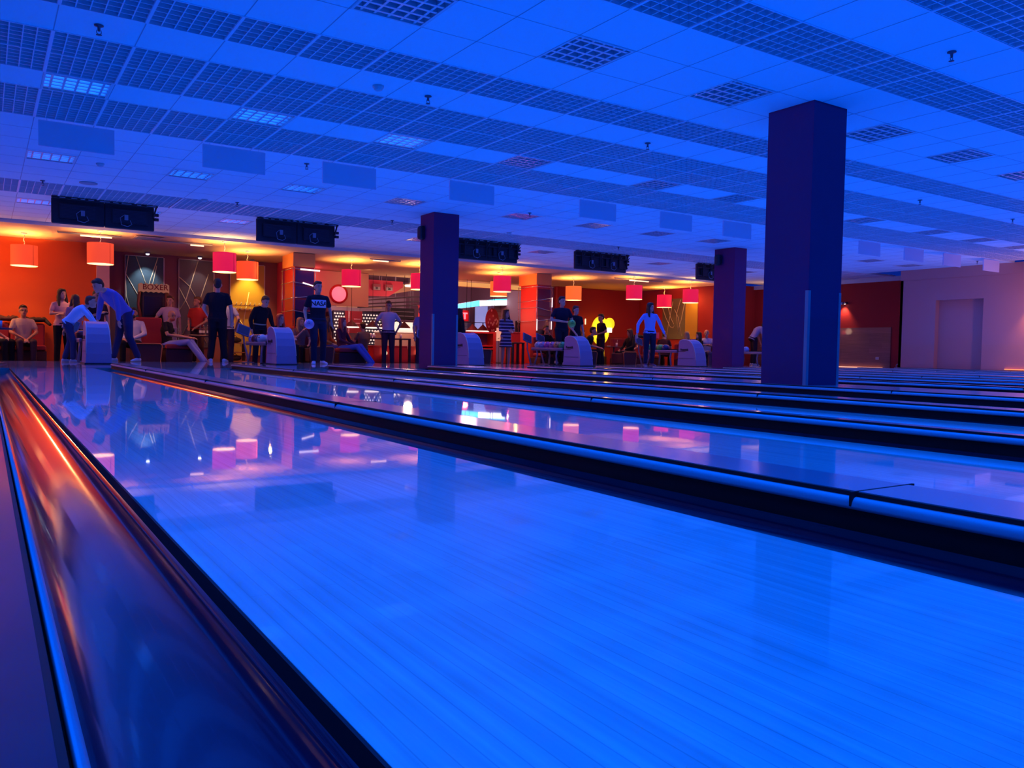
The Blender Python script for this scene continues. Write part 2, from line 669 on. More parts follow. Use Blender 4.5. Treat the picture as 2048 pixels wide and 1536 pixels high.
struct(MB().box(24.0, 24.2, 13.2, 20.5, -0.12, 2.765), 'wall_red', M_red)
struct(MB().box(23.9, 24.2, 13.2, 20.5, 2.765, CE+0.02), 'trim_3', M_ceil)
# tan side wall with a recess
RX = 22.47
tw = MB()
tw.box(RX, RX+0.25, 12.62, 13.68, -0.15, CE)
tw.box(RX, RX+0.25, -8, 11.32, -0.15, CE)
tw.box(RX, RX+0.25, 11.32, 12.62, 1.99, CE)
tw.box(RX+0.18, RX+0.25, 11.32, 12.62, -0.15, 1.99)
tw.box(RX, 24.2, 13.60, 13.68, -0.15, CE)
struct(tw, 'wall_right', M_tan)
struct(MB().box(RX-0.02, RX, -8, 13.68, 2.60, CE), 'trim_4', M_tan)
M_dado = plank_wood('wood_dado', (0.42, 0.20, 0.15), (0.34, 0.16, 0.12), 0.16, 1.2, 0.5, 0.2, 'YZ')
# planks run along Y on this wall: map through object coordinates of a YZ sheet
dd = MB().box(23.975, 24.0, 14.87, 20.2, 0.0, 1.31)
struct(dd, 'wall_panel_wood', M_dado)
struct(MB().box(-5.1, -5.0, -8, 22, -0.3, CE), 'wall_left', M_ceil)

# ---- pillars on the lanes
M_pillar = mat('pillar_paint', (0.26, 0.022, 0.11), 0.75, spec=0.3)
M_guard = mat('corner_guard_metal', (0.35, 0.36, 0.42), 0.35, metal=0.5)
for (xa, xb, ya, yb, lab) in ((6.862, 7.385, 5.145, 5.70, 'large dark square pillar standing in the middle of the lanes'),
                              (6.93, 7.46, 13.32, 13.86, 'dark square pillar by the foul line, between the monitor banks'),
                              (14.81, 15.22, 13.17, 13.80, 'maroon square pillar at the foul line behind the large pillar')):
    t = thing('pillar', lab, 'pillar', ((xa+xb)/2, (ya+yb)/2, 0))
    t['kind'] = 'structure'
    hx, hy = (xb-xa)/2, (yb-ya)/2
    MB().box(-hx, hx, -hy, hy, 0.0735 if ya < 10 else 0.001, CE).build('pillar_shaft', M_pillar, t)
    if xa < 10:
        for cx in (-hx, hx):
            e = 0.0015
            sgn = -1 if cx < 0 else 1
            g = MB()
            g.box(cx-(0 if cx < 0 else 0.035), cx+(0.035 if cx < 0 else 0), -hy-0.003, -hy-0.0002, 0.07, 1.02)
            g.box(min(cx, cx+sgn*0.003), max(cx, cx+sgn*0.003), -hy-0.003, -hy+0.035, 0.07, 1.02)
            g.build('corner_guard', M_guard, t)
# ------------------------------------------------------------------ ceiling fittings
M_louvre = mat('louvre_mirror', (0.80, 0.80, 0.85), 0.25, metal=0.35)
M_lframe = mat('fitting_frame', (0.7, 0.7, 0.72), 0.5)
M_tube_on = mat('blacklight_tube', (0.3, 0.4, 0.9), 0.4, emit=(0.01, 0.16, 1.0), estr=5.0)
M_tube_off = mat('tube_off', (0.55, 0.55, 0.6), 0.4)


def ceiling_light_mesh(on):
    fr = MB()
    fr.box(-0.295, -0.275, -0.295, 0.295, -0.004, 0.09).box(0.275, 0.295, -0.295, 0.295, -0.004, 0.09)
    fr.box(-0.275, 0.275, -0.295, -0.275, -0.004, 0.09).box(-0.275, 0.275, 0.275, 0.295, -0.004, 0.09)
    lv = MB()
    for k in range(5):       # parabolic long blades
        y = -0.22 + 0.11*k
        lv.prism([(y-0.014, 0.002), (y+0.014, 0.002), (y+0.004, 0.05), (y-0.004, 0.05)], 'X', -0.275, 0.275)
    for k in range(5):       # cross blades
        x = -0.22 + 0.11*k
        lv.prism([(x-0.010, 0.004), (x+0.010, 0.004), (x+0.003, 0.048), (x-0.003, 0.048)], 'Y', -0.275, 0.275)
    hs = MB().box(-0.28, 0.28, -0.28, 0.28, 0.088, 0.092)
    tb = MB()
    for y in (-0.165, -0.055, 0.055, 0.165):
        tb.tube([(-0.27, y, 0.07), (0.27, y, 0.07)], 0.013, 8)
    mt = M_tube_on if on else M_tube_off
    return fr.mesh('frame', M_lframe), lv.mesh('louvre', M_louvre), hs.mesh('housing', M_louvre), tb.mesh('tube', mt)


CLM = {on: ceiling_light_mesh(on) for on in (False, True)}
ROWN = {5.505: 'front row', 9.085: 'second row from the front', 12.75: 'third row from the front', 16.95: 'far row above the approach'}
CXN = {0.78: 'first', 2.59: 'second', 4.28: 'third', 6.07: 'fourth', 8.45: 'fifth', 10.2: 'sixth', 11.92: 'seventh', 13.65: 'eighth', 15.95: 'ninth', 17.75: 'tenth', 19.5: 'eleventh', 21.3: 'twelfth'}
for (x0, x1, ya, yb) in CL:
    xc, yc = (x0+x1)/2, (ya+yb)/2
    if not in_view((xc, yc, CE), 0.04):
        continue
    on = xc < 5.0 and yc > 9
    yk = min(ROWN, key=lambda q: abs(q-yc))
    xk = min(CXN, key=lambda q: abs(q-xc))
    t = thing('ceiling_light', f'louvred ceiling light {"glowing blue" if on else "switched off"}, {CXN[xk]} lane, {ROWN[yk]}', 'ceiling light', (xc, yc, CE), 0, 'recessed ceiling lights')
    for nm, me in zip(('frame', 'louvre', 'housing', 'tube'), CLM[on]):
        o = bpy.data.objects.new(nm, me)
        COL.objects.link(o)
        o.parent = t

# sprinklers and detectors
M_brass = mat('sprinkler_metal', (0.10, 0.10, 0.14), 0.4, metal=0.3)
sp = MB().lathe([(0.002, 0), (0.035, -0.002), (0.035, -0.008), (0.012, -0.012), (0.010, -0.045), (0.006, -0.05)], n=14)
sp.tube([(0.014, 0, -0.04), (0.018, 0, -0.06), (0.004, 0, -0.075)], 0.003, 5).tube([(-0.014, 0, -0.04), (-0.018, 0, -0.06), (-0.004, 0, -0.075)], 0.003, 5)
sp.lathe([(0.002, -0.074), (0.022, -0.075), (0.022, -0.078), (0.002, -0.079)], n=12)
spm = sp.mesh('sprinkler', M_brass)
SPL = ['in the plain strip over the first lane', 'right of the nearer smoke detector, in the same plain strip', 'in the plain strip left of the large pillar', 'in the plain strip just right of the large pillar',
       'in the plain strip towards the tan wall', 'high near the upper corner, above the large pillar', 'in front of the first monitor bank', 'between the second and third hanging white panels',
       'before the second monitor bank', 'just before the foul line pillar', 'right of the foul line pillar, over the fifth lane', 'above the fourth monitor bank', 'close to the tan side wall']
for i, (x, y) in enumerate([(0.78, 7.26), (3.72, 7.31), (6.69, 7.35), (12.55, 7.37), (15.5, 7.36), (6.68, 3.70), (0.78, 14.65), (3.73, 10.96), (3.74, 14.65), (6.74, 14.72), (8.36, 12.3), (12.71, 14.9), (21.5, 11.03)]):
    o = bpy.data.objects.new('sprinkler', spm)
    COL.objects.link(o)
    o.location = (x, y, CE)
    tag(o, 'small ceiling sprinkler ' + SPL[i], 'sprinkler', 'ceiling sprinklers')
sd = MB().lathe([(0.002, 0), (0.055, 0), (0.055, -0.015), (0.045, -0.02), (0.042, -0.035), (0.030, -0.045), (0.002, -0.047)], n=18)
sdm = sd.mesh('smoke_detector', mat('detector_plastic', (0.6, 0.6, 0.62), 0.5))
for (x, y, l) in ((3.19, 7.32, 'ahead of the nearer double grille row'), (1.38, 12.76, 'behind the hanging panel over the first lane'), (3.21, 14.74, 'beside the far grille rows'), (9.4, 14.6, 'beyond the dark pillar by the foul line')):
    o = bpy.data.objects.new('smoke_detector', sdm)
    COL.objects.link(o)
    o.location = (x, y, CE)
    tag(o, 'round white smoke detector on the ceiling ' + l, 'smoke detector', 'smoke detectors')
tag(MB().lathe([(0.002, 0), (0.13, 0), (0.13, -0.012), (0.10, -0.016), (0.002, -0.018)], n=24).build('ceiling_speaker', mat('speaker_grey', (0.4, 0.4, 0.42), 0.6), loc=(1.39, 14.4, CE)),
    'flat round ceiling speaker in front of the first monitor bank', 'speaker')

# white panels hanging below the double grille row
M_panel = mat('hanging_panel_white', (0.76, 0.62, 0.74), 0.6)
for i, xc in enumerate((0.91, 2.67, 4.21, 6.15, 8.575, 10.37, 11.96, 13.75, 16.17, 17.88, 19.5, 21.34)):
    t = thing('hanging_panel', f'blank white rectangular panel hanging from the ceiling over the {ORD[i]} lane', 'sign panel', (xc, 10.6, CE-0.31), 0, 'hanging lane panels')
    MB().box(-0.385, 0.385, -0.012, 0.012, 0.0, 0.285).build('panel', M_panel, t)
    MB().tube([(-0.3, 0, 0.28), (-0.3, 0, 0.309)], 0.003, 5).tube([(0.3, 0, 0.28), (0.3, 0, 0.309)], 0.003, 5).build('hanger', M_lframe, t)

# ------------------------------------------------------------------ monitor banks (seen from behind)
M_tv = mat('monitor_black', (0.018, 0.016, 0.03), 0.45)
M_tv2 = mat('monitor_vent', (0.035, 0.03, 0.06), 0.5)
M_label = mat('white_label', (0.5, 0.5, 0.58), 0.5)
M_grey = mat('bracket_grey', (0.25, 0.26, 0.34), 0.4)


def monitor_bank(x0, x1, label, open_back):
    t = thing('monitor_bank', label, 'monitor bank', ((x0+x1)/2, 16.05, 2.43), 0, 'overhead monitor banks')
    w = (x1-x0)/2
    h = 0.44
    tilt = 0.03
    for s in (-1, 1):
        m = MB()
        xa, xb = (-w, 0.004) if s < 0 else (0.004, w)
        m.rbox(xa, xb, 0.0, 0.07, 0.0, h, 0.02)
        m.box(xa+0.12, xb-0.12, -0.045, 0.0, 0.09, h-0.10)
        o = m.build('monitor', M_tv, t)
        o.rotation_euler = (-tilt, 0, 0)
        v = MB()
        for k in range(9):
            v.box(xa+0.15, xb-0.15, -0.048, -0.045, 0.12+0.024*k, 0.128+0.024*k)
        v.build('vent', M_tv2, o)
    r = MB().box(-w, w+0.05, -0.06, 0.0, h-0.012, h+0.012)
    if open_back:
        r.box(-w, w, -0.06, -0.03, h-0.13, h-0.105).box(-w, w, -0.06, -0.03, 0.10, 0.12)
        for q in (-0.8, -0.45, -0.1, 0.3, 0.65, 0.95):
            r.box(q*w-0.012, q*w+0.012, -0.075, -0.045, 0.08, h)
            r.tube([(q*w, -0.07, 0.28), (q*w+0.08, -0.07, 0.38)], 0.012, 5)
    r.tube([(w+0.03, -0.03, h), (w-0.02, -0.03, h-0.20)], 0.016, 6)
    r.build('support_rail', M_tv, t)
    lb = MB()
    rr = random.Random(int(x0*10))
    q = -w+0.12
    while q < w-0.1:
        L = rr.choice((0.07, 0.09, 0.16))
        lb.box(q, q+L, -0.064, -0.0605, h-0.008, h+0.004)
        q += L+rr.choice((0.05, 0.09))
    lb.build('label_strip', M_label, t)
    for s in (-1, 1):
        cxx = s*w*0.42
        b = MB().box(cxx-0.03, cxx+0.03, -0.085, -0.045, 0.15, 0.24)
        o = b.build('cable_box', M_grey, t)
        c = MB()
        c.tube([(cxx-0.03, -0.06, 0.24), (cxx-0.10, -0.075, 0.18), (cxx-0.08, -0.08, 0.06), (cxx+0.02, -0.075, 0.035), (cxx+0.09, -0.07, 0.08), (cxx+0.06, -0.065, 0.15)], 0.006, 6)
        c.build('cable', M_grey, t)
    for s in (-0.6, 0.6):
        MB().tube([(s*w, 0.03, h-0.02), (s*w, 0.03, CE-2.431)], 0.015, 8).build('ceiling_mount', M_tv, t)
    for z in (0.27, 0.19):
        MB().box(w, w+0.07, -0.03, 0.03, z, z+0.05).build('side_bracket', M_tv, t)
    return t


for x0, x1, l, ob in ((0.98, 2.62, 'black bank of two monitors seen from behind, above the first ball return', False),
                      (4.47, 6.07, 'black bank of two monitors seen from behind, above the second ball return', False),
                      (8.95, 10.58, 'black monitor bank with open bracing, right behind the dark pillar by the foul line', True),
                      (12.30, 13.97, 'black monitor bank with open bracing, above the yellow lit sign', True),
                      (16.55, 18.2, 'black monitor bank partly hidden behind the maroon pillar', True)):
    monitor_bank(x0, x1, l, ob)
# round black speakers fixed to pillars
for (x, y, z, l) in ((6.90, 13.75, 2.55, 'small black loudspeaker on the far side of the foul line pillar'), (14.74, 13.62, 2.62, 'black loudspeaker on the side of the maroon pillar'), (23.85, 14.25, 2.45, 'black loudspeaker under the ceiling in the red corner')):
    t = thing('loudspeaker', l, 'loudspeaker', (x, y, z))
    MB().rbox(-0.07, 0.06, -0.08, 0.08, -0.13, 0.13, 0.05).build('speaker_body', M_tv, t)
    MB().tube([(0.05, 0, 0), (0.14, 0, 0.02)], 0.015, 6).build('speaker_bracket', M_tv, t)

# ------------------------------------------------------------------ pendant lamps
WARM = (1.0, 0.46, 0.11)
def shade_mat(name, c, e, s, c_edge):
    m = mat(name, c, 0.75, emit=e, estr=s)
    nt, N, L, b = nodes_of(m)
    # fabric weave
    tc = N.new('ShaderNodeTexCoord')
    wv = N.new('ShaderNodeTexNoise')
    mp = N.new('ShaderNodeMapping')
    mp.inputs['Scale'].default_value = (40, 40, 220)
    L.new(tc.outputs['Object'], mp.inputs[0])
    L.new(mp.outputs[0], wv.inputs['Vector'])
    bp = N.new('ShaderNodeBump')
    bp.inputs['Strength'].default_value = 0.3
    L.new(wv.outputs['Fac'], bp.inputs['Height'])
    L.new(bp.outputs[0], b.inputs['Normal'])
    return m


M_sh_o = shade_mat('shade_orange', (0.65, 0.08, 0.03), (1.0, 0.075, 0.02), 0.75, None)
M_sh_o2 = shade_mat('shade_bright_orange', (0.65, 0.12, 0.03), (1.0, 0.16, 0.03), 0.85, None)
M_sh_r = shade_mat('shade_crimson', (0.5, 0.02, 0.05), (0.75, 0.006, 0.06), 0.85, None)
M_sh_in = mat('shade_lining', (0.9, 0.75, 0.6), 0.7, emit=(1.0, 0.55, 0.28), estr=0.9)
M_white = mat('white_plastic', (0.75, 0.7, 0.65), 0.5)
M_seamd = mat('shade_seam', (0.25, 0.01, 0.03), 0.8)
LAMPS = [(0.752, 20.94, M_sh_o, 'orange-red', 'at the far left over the seated man'), (2.132, 19.73, M_sh_o, 'orange-red', 'hanging before the narrow pink pier'),
         (4.75, 19.73, M_sh_r, 'crimson', 'left one of the overlapping pair before the plum wall'), (5.607, 20.95, M_sh_o, 'orange-glowing red', 'right one of the overlapping pair before the gold wall panel'),
         (8.441, 21.06, M_sh_r, 'crimson', 'before the beige bulkhead with round window'), (10.40, 20.8, M_sh_r, 'crimson', 'half hidden behind the foul line pillar'),
         (12.716, 20.08, M_sh_r, 'crimson', 'in front of an orange lamp, right of the foul line pillar'), (13.35, 21.28, M_sh_o2, 'orange', 'partly hidden behind a crimson lamp'),
         (16.138, 21.11, M_sh_o2, 'bright orange', 'above the man with the green ball'), (17.636, 19.85, M_sh_r, 'crimson', 'between the orange lamp and the woman in blue'),
         (20.69, 21.65, M_sh_r, 'crimson', 'behind and above the woman in blue'), (20.122, 19.79, M_sh_r, 'crimson', 'nearest the maroon pillar')]
for i, (x, y, ms, cn, wh) in enumerate(LAMPS):
    t = thing('pendant_lamp', f'{cn} drum pendant lamp {wh}', 'pendant lamp', (x, y, lcz(y)), 0, 'drum pendant lamps over the seating')
    zt, zb, R = -0.275, -0.725, 0.262
    MB().lathe([(R, zt), (R, zb)], n=40, cap=False).build('lamp_shade', ms, t)
    MB().lathe([(R-0.004, zb), (R-0.004, zt)], n=40, cap=False).build('shade_lining', M_sh_in, t)
    MB().lathe([(R+0.002, zb), (R+0.002, zb+0.008), (R-0.006, zb+0.008), (R-0.006, zb)], n=40, cap=False).build('shade_rim', M_sh_in, t)
    MB().lathe([(0.002, 0), (0.06, 0), (0.06, -0.022), (0.015, -0.03), (0.002, -0.03)], n=18).build('canopy', M_white, t)
    pts = [(0.012*math.sin(k*1.3+i), 0.01*math.cos(k*1.1), -0.03-0.03*k) for k in range(13)]
    MB().tube(pts, 0.006, 6).tube([(0, 0, zt-0.12), (0, 0, zt-0.02)], 0.02, 8).build('cord', M_white, t)
    MB().tube([(-R, 0, zt-0.02), (R, 0, zt-0.02)], 0.003, 5).tube([(0, -R, zt-0.02), (0, R, zt-0.02)], 0.003, 5).build('spider', M_white, t)
    # side seam
    a = -0.9
    MB().tube([((R+0.001)*math.cos(a), (R+0.001)*math.sin(a), zt), ((R+0.001)*math.cos(a), (R+0.001)*math.sin(a), zb)], 0.004, 5).build('seam', M_seamd, t)
    MB().ell((0, 0, zt-0.19), (0.045, 0.045, 0.06)).build('bulb', mat('bulb_glow', (1, 0.8, 0.5), 0.4, emit=(1.0, 0.6, 0.25), estr=2.5), t)
    point_light('lamp_glow', (x, y, lcz(y)+zt-0.10), WARM, 75, 0.05)
# ------------------------------------------------------------------ ball returns, racks, balls, consoles
SF = -0.12          # seating floor height
M_hood = mat('return_plastic', (0.36, 0.24, 0.40), 0.45, coat=0.1)
M_trim = mat('return_trim', (0.75, 0.62, 0.6), 0.3, coat=0.5)
M_frame = mat('rack_frame_grey', (0.26, 0.20, 0.30), 0.4, metal=0.2)
M_dark = mat('dark_rubber', (0.02, 0.018, 0.028), 0.6)
HOOD = [(0.34, 0.0), (0.33, 0.66), (0.30, 0.73), (0.20, 0.765), (0.06, 0.765), (-0.08, 0.725), (-0.19, 0.65), (-0.27, 0.53), (-0.33, 0.38), (-0.37, 0.18), (-0.39, 0.0)]
RET = [(1.70, 'first', 'left, where the boy leans'), (5.13, 'second', 'behind the logo shirt man'), (9.60, 'third', 'right beside the foul line pillar'),
       (12.86, 'fourth', 'beside the man holding the green ball'), (16.98, 'fifth', 'left of the maroon pillar'), (20.75, 'sixth', 'behind the large pillar')]
for i, (x, o_, wh) in enumerate(RET):
    y = 16.6 if i else 16.4
    t = thing('ball_return', f'rounded grey ball return hood with rack, {wh}', 'ball return', (x, y, 0), 0, 'ball returns on the approach')
    h = MB()
    w = 0.21
    # main shell, sides slightly tapered inwards to the top
    vs, n = [], len(HOOD)
    for s in (-1, 1):
        for (yy, zz) in HOOD:
            k = 1.0 - 0.16*(zz/0.765)
            vs.append((s*w*k, yy, zz))
    fs = [tuple(range(n)), tuple(reversed(range(n, 2*n)))]
    for k in range(n):
        fs.append((k, n+k, n+(k+1) % n, (k+1) % n))
    h.add(vs, fs)
    hood = h.build('hood', M_hood, t)
    tr = MB()
    pts = [(0.0, yy-0.002, zz+0.003) for yy, zz in HOOD[2:8]]
    top = []
    for s in (-1, 1):
        tr.tube([(s*w*(1.0-0.16*(zz/0.765)), yy, zz+0.002) for yy, zz in HOOD[1:-1]], 0.009, 6)
    tr.build('trim_strip', M_trim, t)
    gv = MB().box(-w*0.9-0.012, w*0.9+0.012, 0.05, 0.33, 0.415, 0.425)
    gv.box(-w*0.93-0.012, w*0.93+0.012, -0.28, 0.30, 0.225, 0.231)
    gv.build('hood_seam', M_dark, t)
    text_part('Brunswick', 'logo_lettering', 0.085, M_dark, hood, (-w*0.905-0.004, 0.10, 0.475), (PI/2, 0, -PI/2), bold=0.004, xs=0.85)
    bk = MB().rbox(-0.26, 0.26, 0.0, 0.022, -0.0, 0.015, 0.006)
    MB().box(-w-0.02, w+0.02, -0.42, 0.38, 0.0, 0.02).build('base_plate', M_dark, t)
    # rack
    rk = thing('rack', None, None)
    rk.parent = t
    r = MB()
    for s in (-1, 1):
        r.rbox(s*0.22-0.025, s*0.22+0.025, 0.36, 1.78, 0.40, 0.46, 0.02)
    r.box(-0.24, 0.24, 0.38, 1.76, 0.385, 0.402)
    r.box(-0.24, 0.24, 1.74, 1.78, 0.40, 0.47)
    r.build('tray', M_frame, rk)
    MB().box(-0.012, 0.012, 0.40, 1.74, 0.402, 0.49).box(-0.20, 0.20, 0.40, 1.74, 0.402, 0.412).build('ball_rail', M_dark, rk)
    for yy, dy in ((0.62, 0.12), (1.55, -0.12)):
        for s in (-1, 1):
            MB().tube([(s*0.20, yy, 0.39), (s*0.21, yy+dy*0.2, 0.25), (s*0.24, yy-dy*0.4, 0.02)], [0.028, 0.022, 0.026], 8).build('rack_leg', M_frame, rk)
    # score consoles on curved posts
    for s in ((-1, 1) if i in (3,) else (-1,)):
        c = thing('score_console', f'dark blue touchscreen console on a curved post, {"near" if s < 0 else "far"} one by the {o_} ball rack', 'console', (x+s*0.22-0.02, y+1.98, 0), 0, 'score consoles')
        MB().tube([(0.10, -0.05, 0.01), (0.07, 0, 0.22), (0.02, 0.02, 0.42), (0, 0.0, 0.60)], [0.03, 0.022, 0.018, 0.02], 8).build('post', M_frame, c)
        MB().box(-0.02, 0.2, -0.16, 0.06, 0.0, 0.012).build('base', M_frame, c)
        R = Matrix.Translation((0, 0, 0.72)) @ Matrix.Rotation(0.35, 4, 'Y') @ Matrix.Rotation(-0.5, 4, 'X')
        sc = MB().rbox(-0.15, 0.15, -0.02, 0.02, -0.13, 0.13, 0.03, 0, R)
        hd = sc.build('screen_housing', mat('console_blue', (0.10, 0.12, 0.28), 0.4), c)
        MB().rbox(-0.125, 0.125, -0.024, -0.020, -0.105, 0.105, 0.02, 0, R).build('screen', mat('console_screen', (0.02, 0.03, 0.08), 0.2), hd)
        MB().tube([(0, 0.03, 0.60), (0, 0.01, 0.66)], 0.03, 8).build('neck', M_white, c)

BALLM = {n: mat('ball_'+n, tuple(v*0.8 for v in c), 0.25, coat=0.35) for n, c in (('navy', (0.03, 0.03, 0.16)), ('maroon', (0.22, 0.03, 0.06)), ('lilac', (0.45, 0.32, 0.65)), ('pink', (0.7, 0.18, 0.35)), ('magenta', (0.55, 0.06, 0.4)),
        ('orange', (0.85, 0.30, 0.10)), ('green', (0.10, 0.55, 0.16)), ('white', (0.7, 0.68, 0.7)), ('teal', (0.05, 0.28, 0.38)), ('pale_blue', (0.40, 0.45, 0.85)), ('lime', (0.18, 0.75, 0.10)))}
M_hole = mat('finger_hole', (0.01, 0.01, 0.01), 0.8)


def ball(loc, cn, label, group=None, holes=None):
    t = thing('bowling_ball', label, 'bowling ball', loc, 0, group)
    MB().ell((0, 0, 0), (0.108, 0.108, 0.108), 28, 18).build('ball_shell', BALLM[cn], t)
    hm = MB()
    d0 = Vector(holes or (0, -1, 0.5)).normalized()
    a = d0.cross(Vector((0, 0, 1))).normalized()
    b = d0.cross(a)
    for u, v in ((-0.016, 0.012), (0.016, 0.012), (0, -0.035)):
        p = (d0*0.108 + a*u + b*v).normalized()
        hm.tube([p*0.1062, p*0.1088], 0.011, 10)
    hm.build('finger_hole', M_hole, t)
    return t


RACKB = {1: (['lilac', 'maroon', 'navy', 'white'], ['navy', 'lilac']), 3: (['white', 'lilac', 'magenta', 'pink', 'orange', 'green'][:6], ['orange', 'green', 'orange', 'pink']),
         4: (['green', 'orange', 'lime', 'navy'], ['orange', 'green', 'maroon']), 5: (['teal', 'navy', 'pale_blue'], ['teal']), 0: (['navy', 'maroon'], []), 2: (['navy'], ['pink', 'navy'])}
for i, (a, b) in RACKB.items():
    x, o_, wh = RET[i]
    y = (16.6 if i else 16.4)
    for row, lst in ((-1, a), (1, b)):
        for k, cn in enumerate(lst):
            yy = y + 1.62 - 0.222*k if row < 0 else y + 1.58 - 0.222*k
            ball((x+row*0.115, yy, 0.412+0.107), cn, f'{cn.replace("_", " ")} bowling ball on the {o_} rack, {"front" if row < 0 else "back"} row, {ORD[k]} from the consoles', f'balls on the {o_} rack', (-1, -0.6, 0.6))

# ------------------------------------------------------------------ seating
M_sofa = mat('sofa_maroon', (0.30, 0.015, 0.035), 0.75)
M_sofad = mat('sofa_dark', (0.06, 0.012, 0.03), 0.8)
M_rim = mat('chair_orange_piping', (0.55, 0.16, 0.05), 0.6)
M_chair = mat('chair_brown', (0.10, 0.03, 0.035), 0.8)
M_leg = mat('furniture_leg', (0.03, 0.02, 0.03), 0.5)


def sofa(label, x0, x1, y0, y1, zback, zseat=0.30, low=False):
    t = thing('sofa', label, 'sofa', ((x0+x1)/2, (y0+y1)/2, SF))
    hx, hy = (x1-x0)/2, (y1-y0)/2
    n = max(1, round((x1-x0)/0.65))
    MB().rbox(-hx, hx, -hy+0.02, hy-0.02, 0.06, zseat-0.12-SF, 0.03).build('base', M_sofad, t)
    for k in range(n):
        a, b = -hx+2*hx*k/n, -hx+2*hx*(k+1)/n
        MB().rbox(a+0.004, b-0.004, -hy, hy-0.16, zseat-0.12-SF, zseat-SF, 0.04).build('seat_cushion', M_sofa, t)
        if not low:
            MB().rbox(a+0.004, b-0.004, hy-0.20, hy, 0.10, zback-SF, 0.05).build('backrest', M_sofa, t)
    for sx in (-hx+0.06, hx-0.06):
        for sy in (-hy+0.08, hy-0.08):
            MB().tube([(sx, sy, 0), (sx, sy, 0.07)], 0.02, 8).build('leg', M_leg, t)
    return t


sofa('long maroon high-backed bench with jackets on top, against the orange wall', -0.9, 1.17, 20.85, 21.6, 0.80)
sofa('maroon high-backed seat before the arcade machine', 3.05, 3.66, 20.85, 21.5, 1.02)
sofa('low maroon sofa under the man in pale jeans', 3.52, 4.12, 20.1, 20.75, 0.3, 0.38, True)
sofa('maroon curved bench behind the bowler in the logo shirt', 6.35, 7.3, 19.85, 20.42, 0.85)
sofa('maroon low sofa under the woman in blue jeans', 7.45, 8.15, 19.35, 20.0, 0.3, 0.36, True)
sofa('maroon bench under the two dark seated people by the column', 14.1, 15.4, 20.0, 20.62, 0.80)
sofa('maroon bench under the man in black by the yellow sign', 15.6, 16.5, 20.4, 21.1, 0.7)
sofa('maroon bench below the dark curve wall panel', 18.2, 20.2, 21.0, 21.7, 0.85)
sofa('maroon bench in the right corner of the seating', 19.75, 21.2, 19.55, 20.15, 0.7)


def armchair(x, y, rz, label):
    t = thing('armchair', label, 'armchair', (x, y, SF), rz, 'low tub chairs with orange piping')
    # back of the chair faces the lanes (-Y)
    out = [(-0.27, 0.03), (0.27, 0.03), (0.31, 0.46), (0.27, 0.50), (-0.27, 0.50), (-0.31, 0.46)]
    MB().prism(out, 'Y', 0.0, 0.09).build('backrest', M_chair, t)
    MB().tube([(p[0], 0.0, p[1]) for p in out + [out[0]]], 0.017, 6).build('piping', M_rim, t)
    MB().rbox(-0.25, 0.25, 0.09, 0.55, 0.20, 0.36, 0.05).build('seat', M_chair, t)
    for s in (-1, 1):
        MB().rbox(s*0.26-0.04, s*0.26+0.04, 0.05, 0.52, 0.12, 0.46, 0.03).build('armrest', M_chair, t)
        for yy in (0.06, 0.50):
            MB().tube([(s*0.22, yy, 0), (s*0.22, yy, 0.14)], 0.018, 6).build('leg', M_leg, t)
    return t


armchair(3.10, 19.9, 0, 'brown tub chair with orange piping, back turned, behind the bent man in blue')
armchair(6.95, 19.2, 0.0, 'brown tub chair partly hidden by the bowler in the logo shirt')
armchair(11.36, 18.95, -0.1, 'brown tub chair with orange piping, right of the third ball return')
armchair(15.42, 19.4, -0.3, 'brown tub chair behind the fourth ball return')
armchair(16.95, 19.2, 0.15, 'brown tub chair in front of the long-haired seated woman')


def jacket(x, y, z, w, cn, label):
    t = thing('jacket', label, 'jacket', (x, y, z))
    m = MB()
    rr = random.Random(int(x*100))
    N = 12
    rings = []
    for k in range(N+1):
        u = -w/2 + w*k/N
        e = math.sqrt(max(0.02, 1-(2*k/N-1)**4))
        zz = 0.05 + 0.03*rr.random()
        rings.append(((u, 0.01*rr.random(), zz*0.55-0.02), (0, 0.15*e, 0), (0, 0, zz*e)))
    m.loft(rings, 10)
    m.build('jacket_body', cn, t)
    MB().cone((w*0.4, -0.02, 0.03), 0.05, (w*0.62, -0.13, -0.09), 0.035).build('sleeve', cn, t)
    return t


M_jk = mat('jacket_black', (0.02, 0.012, 0.02), 0.8)
M_jk2 = mat('jacket_brown', (0.10, 0.04, 0.04), 0.8)
jacket(-0.22, 21.45, 0.89, 0.75, M_jk2, 'brown jacket thrown over the left end of the bench back')
jacket(0.42, 21.45, 0.88, 0.45, M_jk2, 'dark jacket on the bench back behind the seated man')
jacket(0.95, 21.45, 0.87, 0.50, M_jk, 'black jacket hanging over the right corner of the bench back')
jacket(19.5, 21.55, 0.93, 0.9, M_jk, 'black jacket lying on the bench back under the dark wall panel')


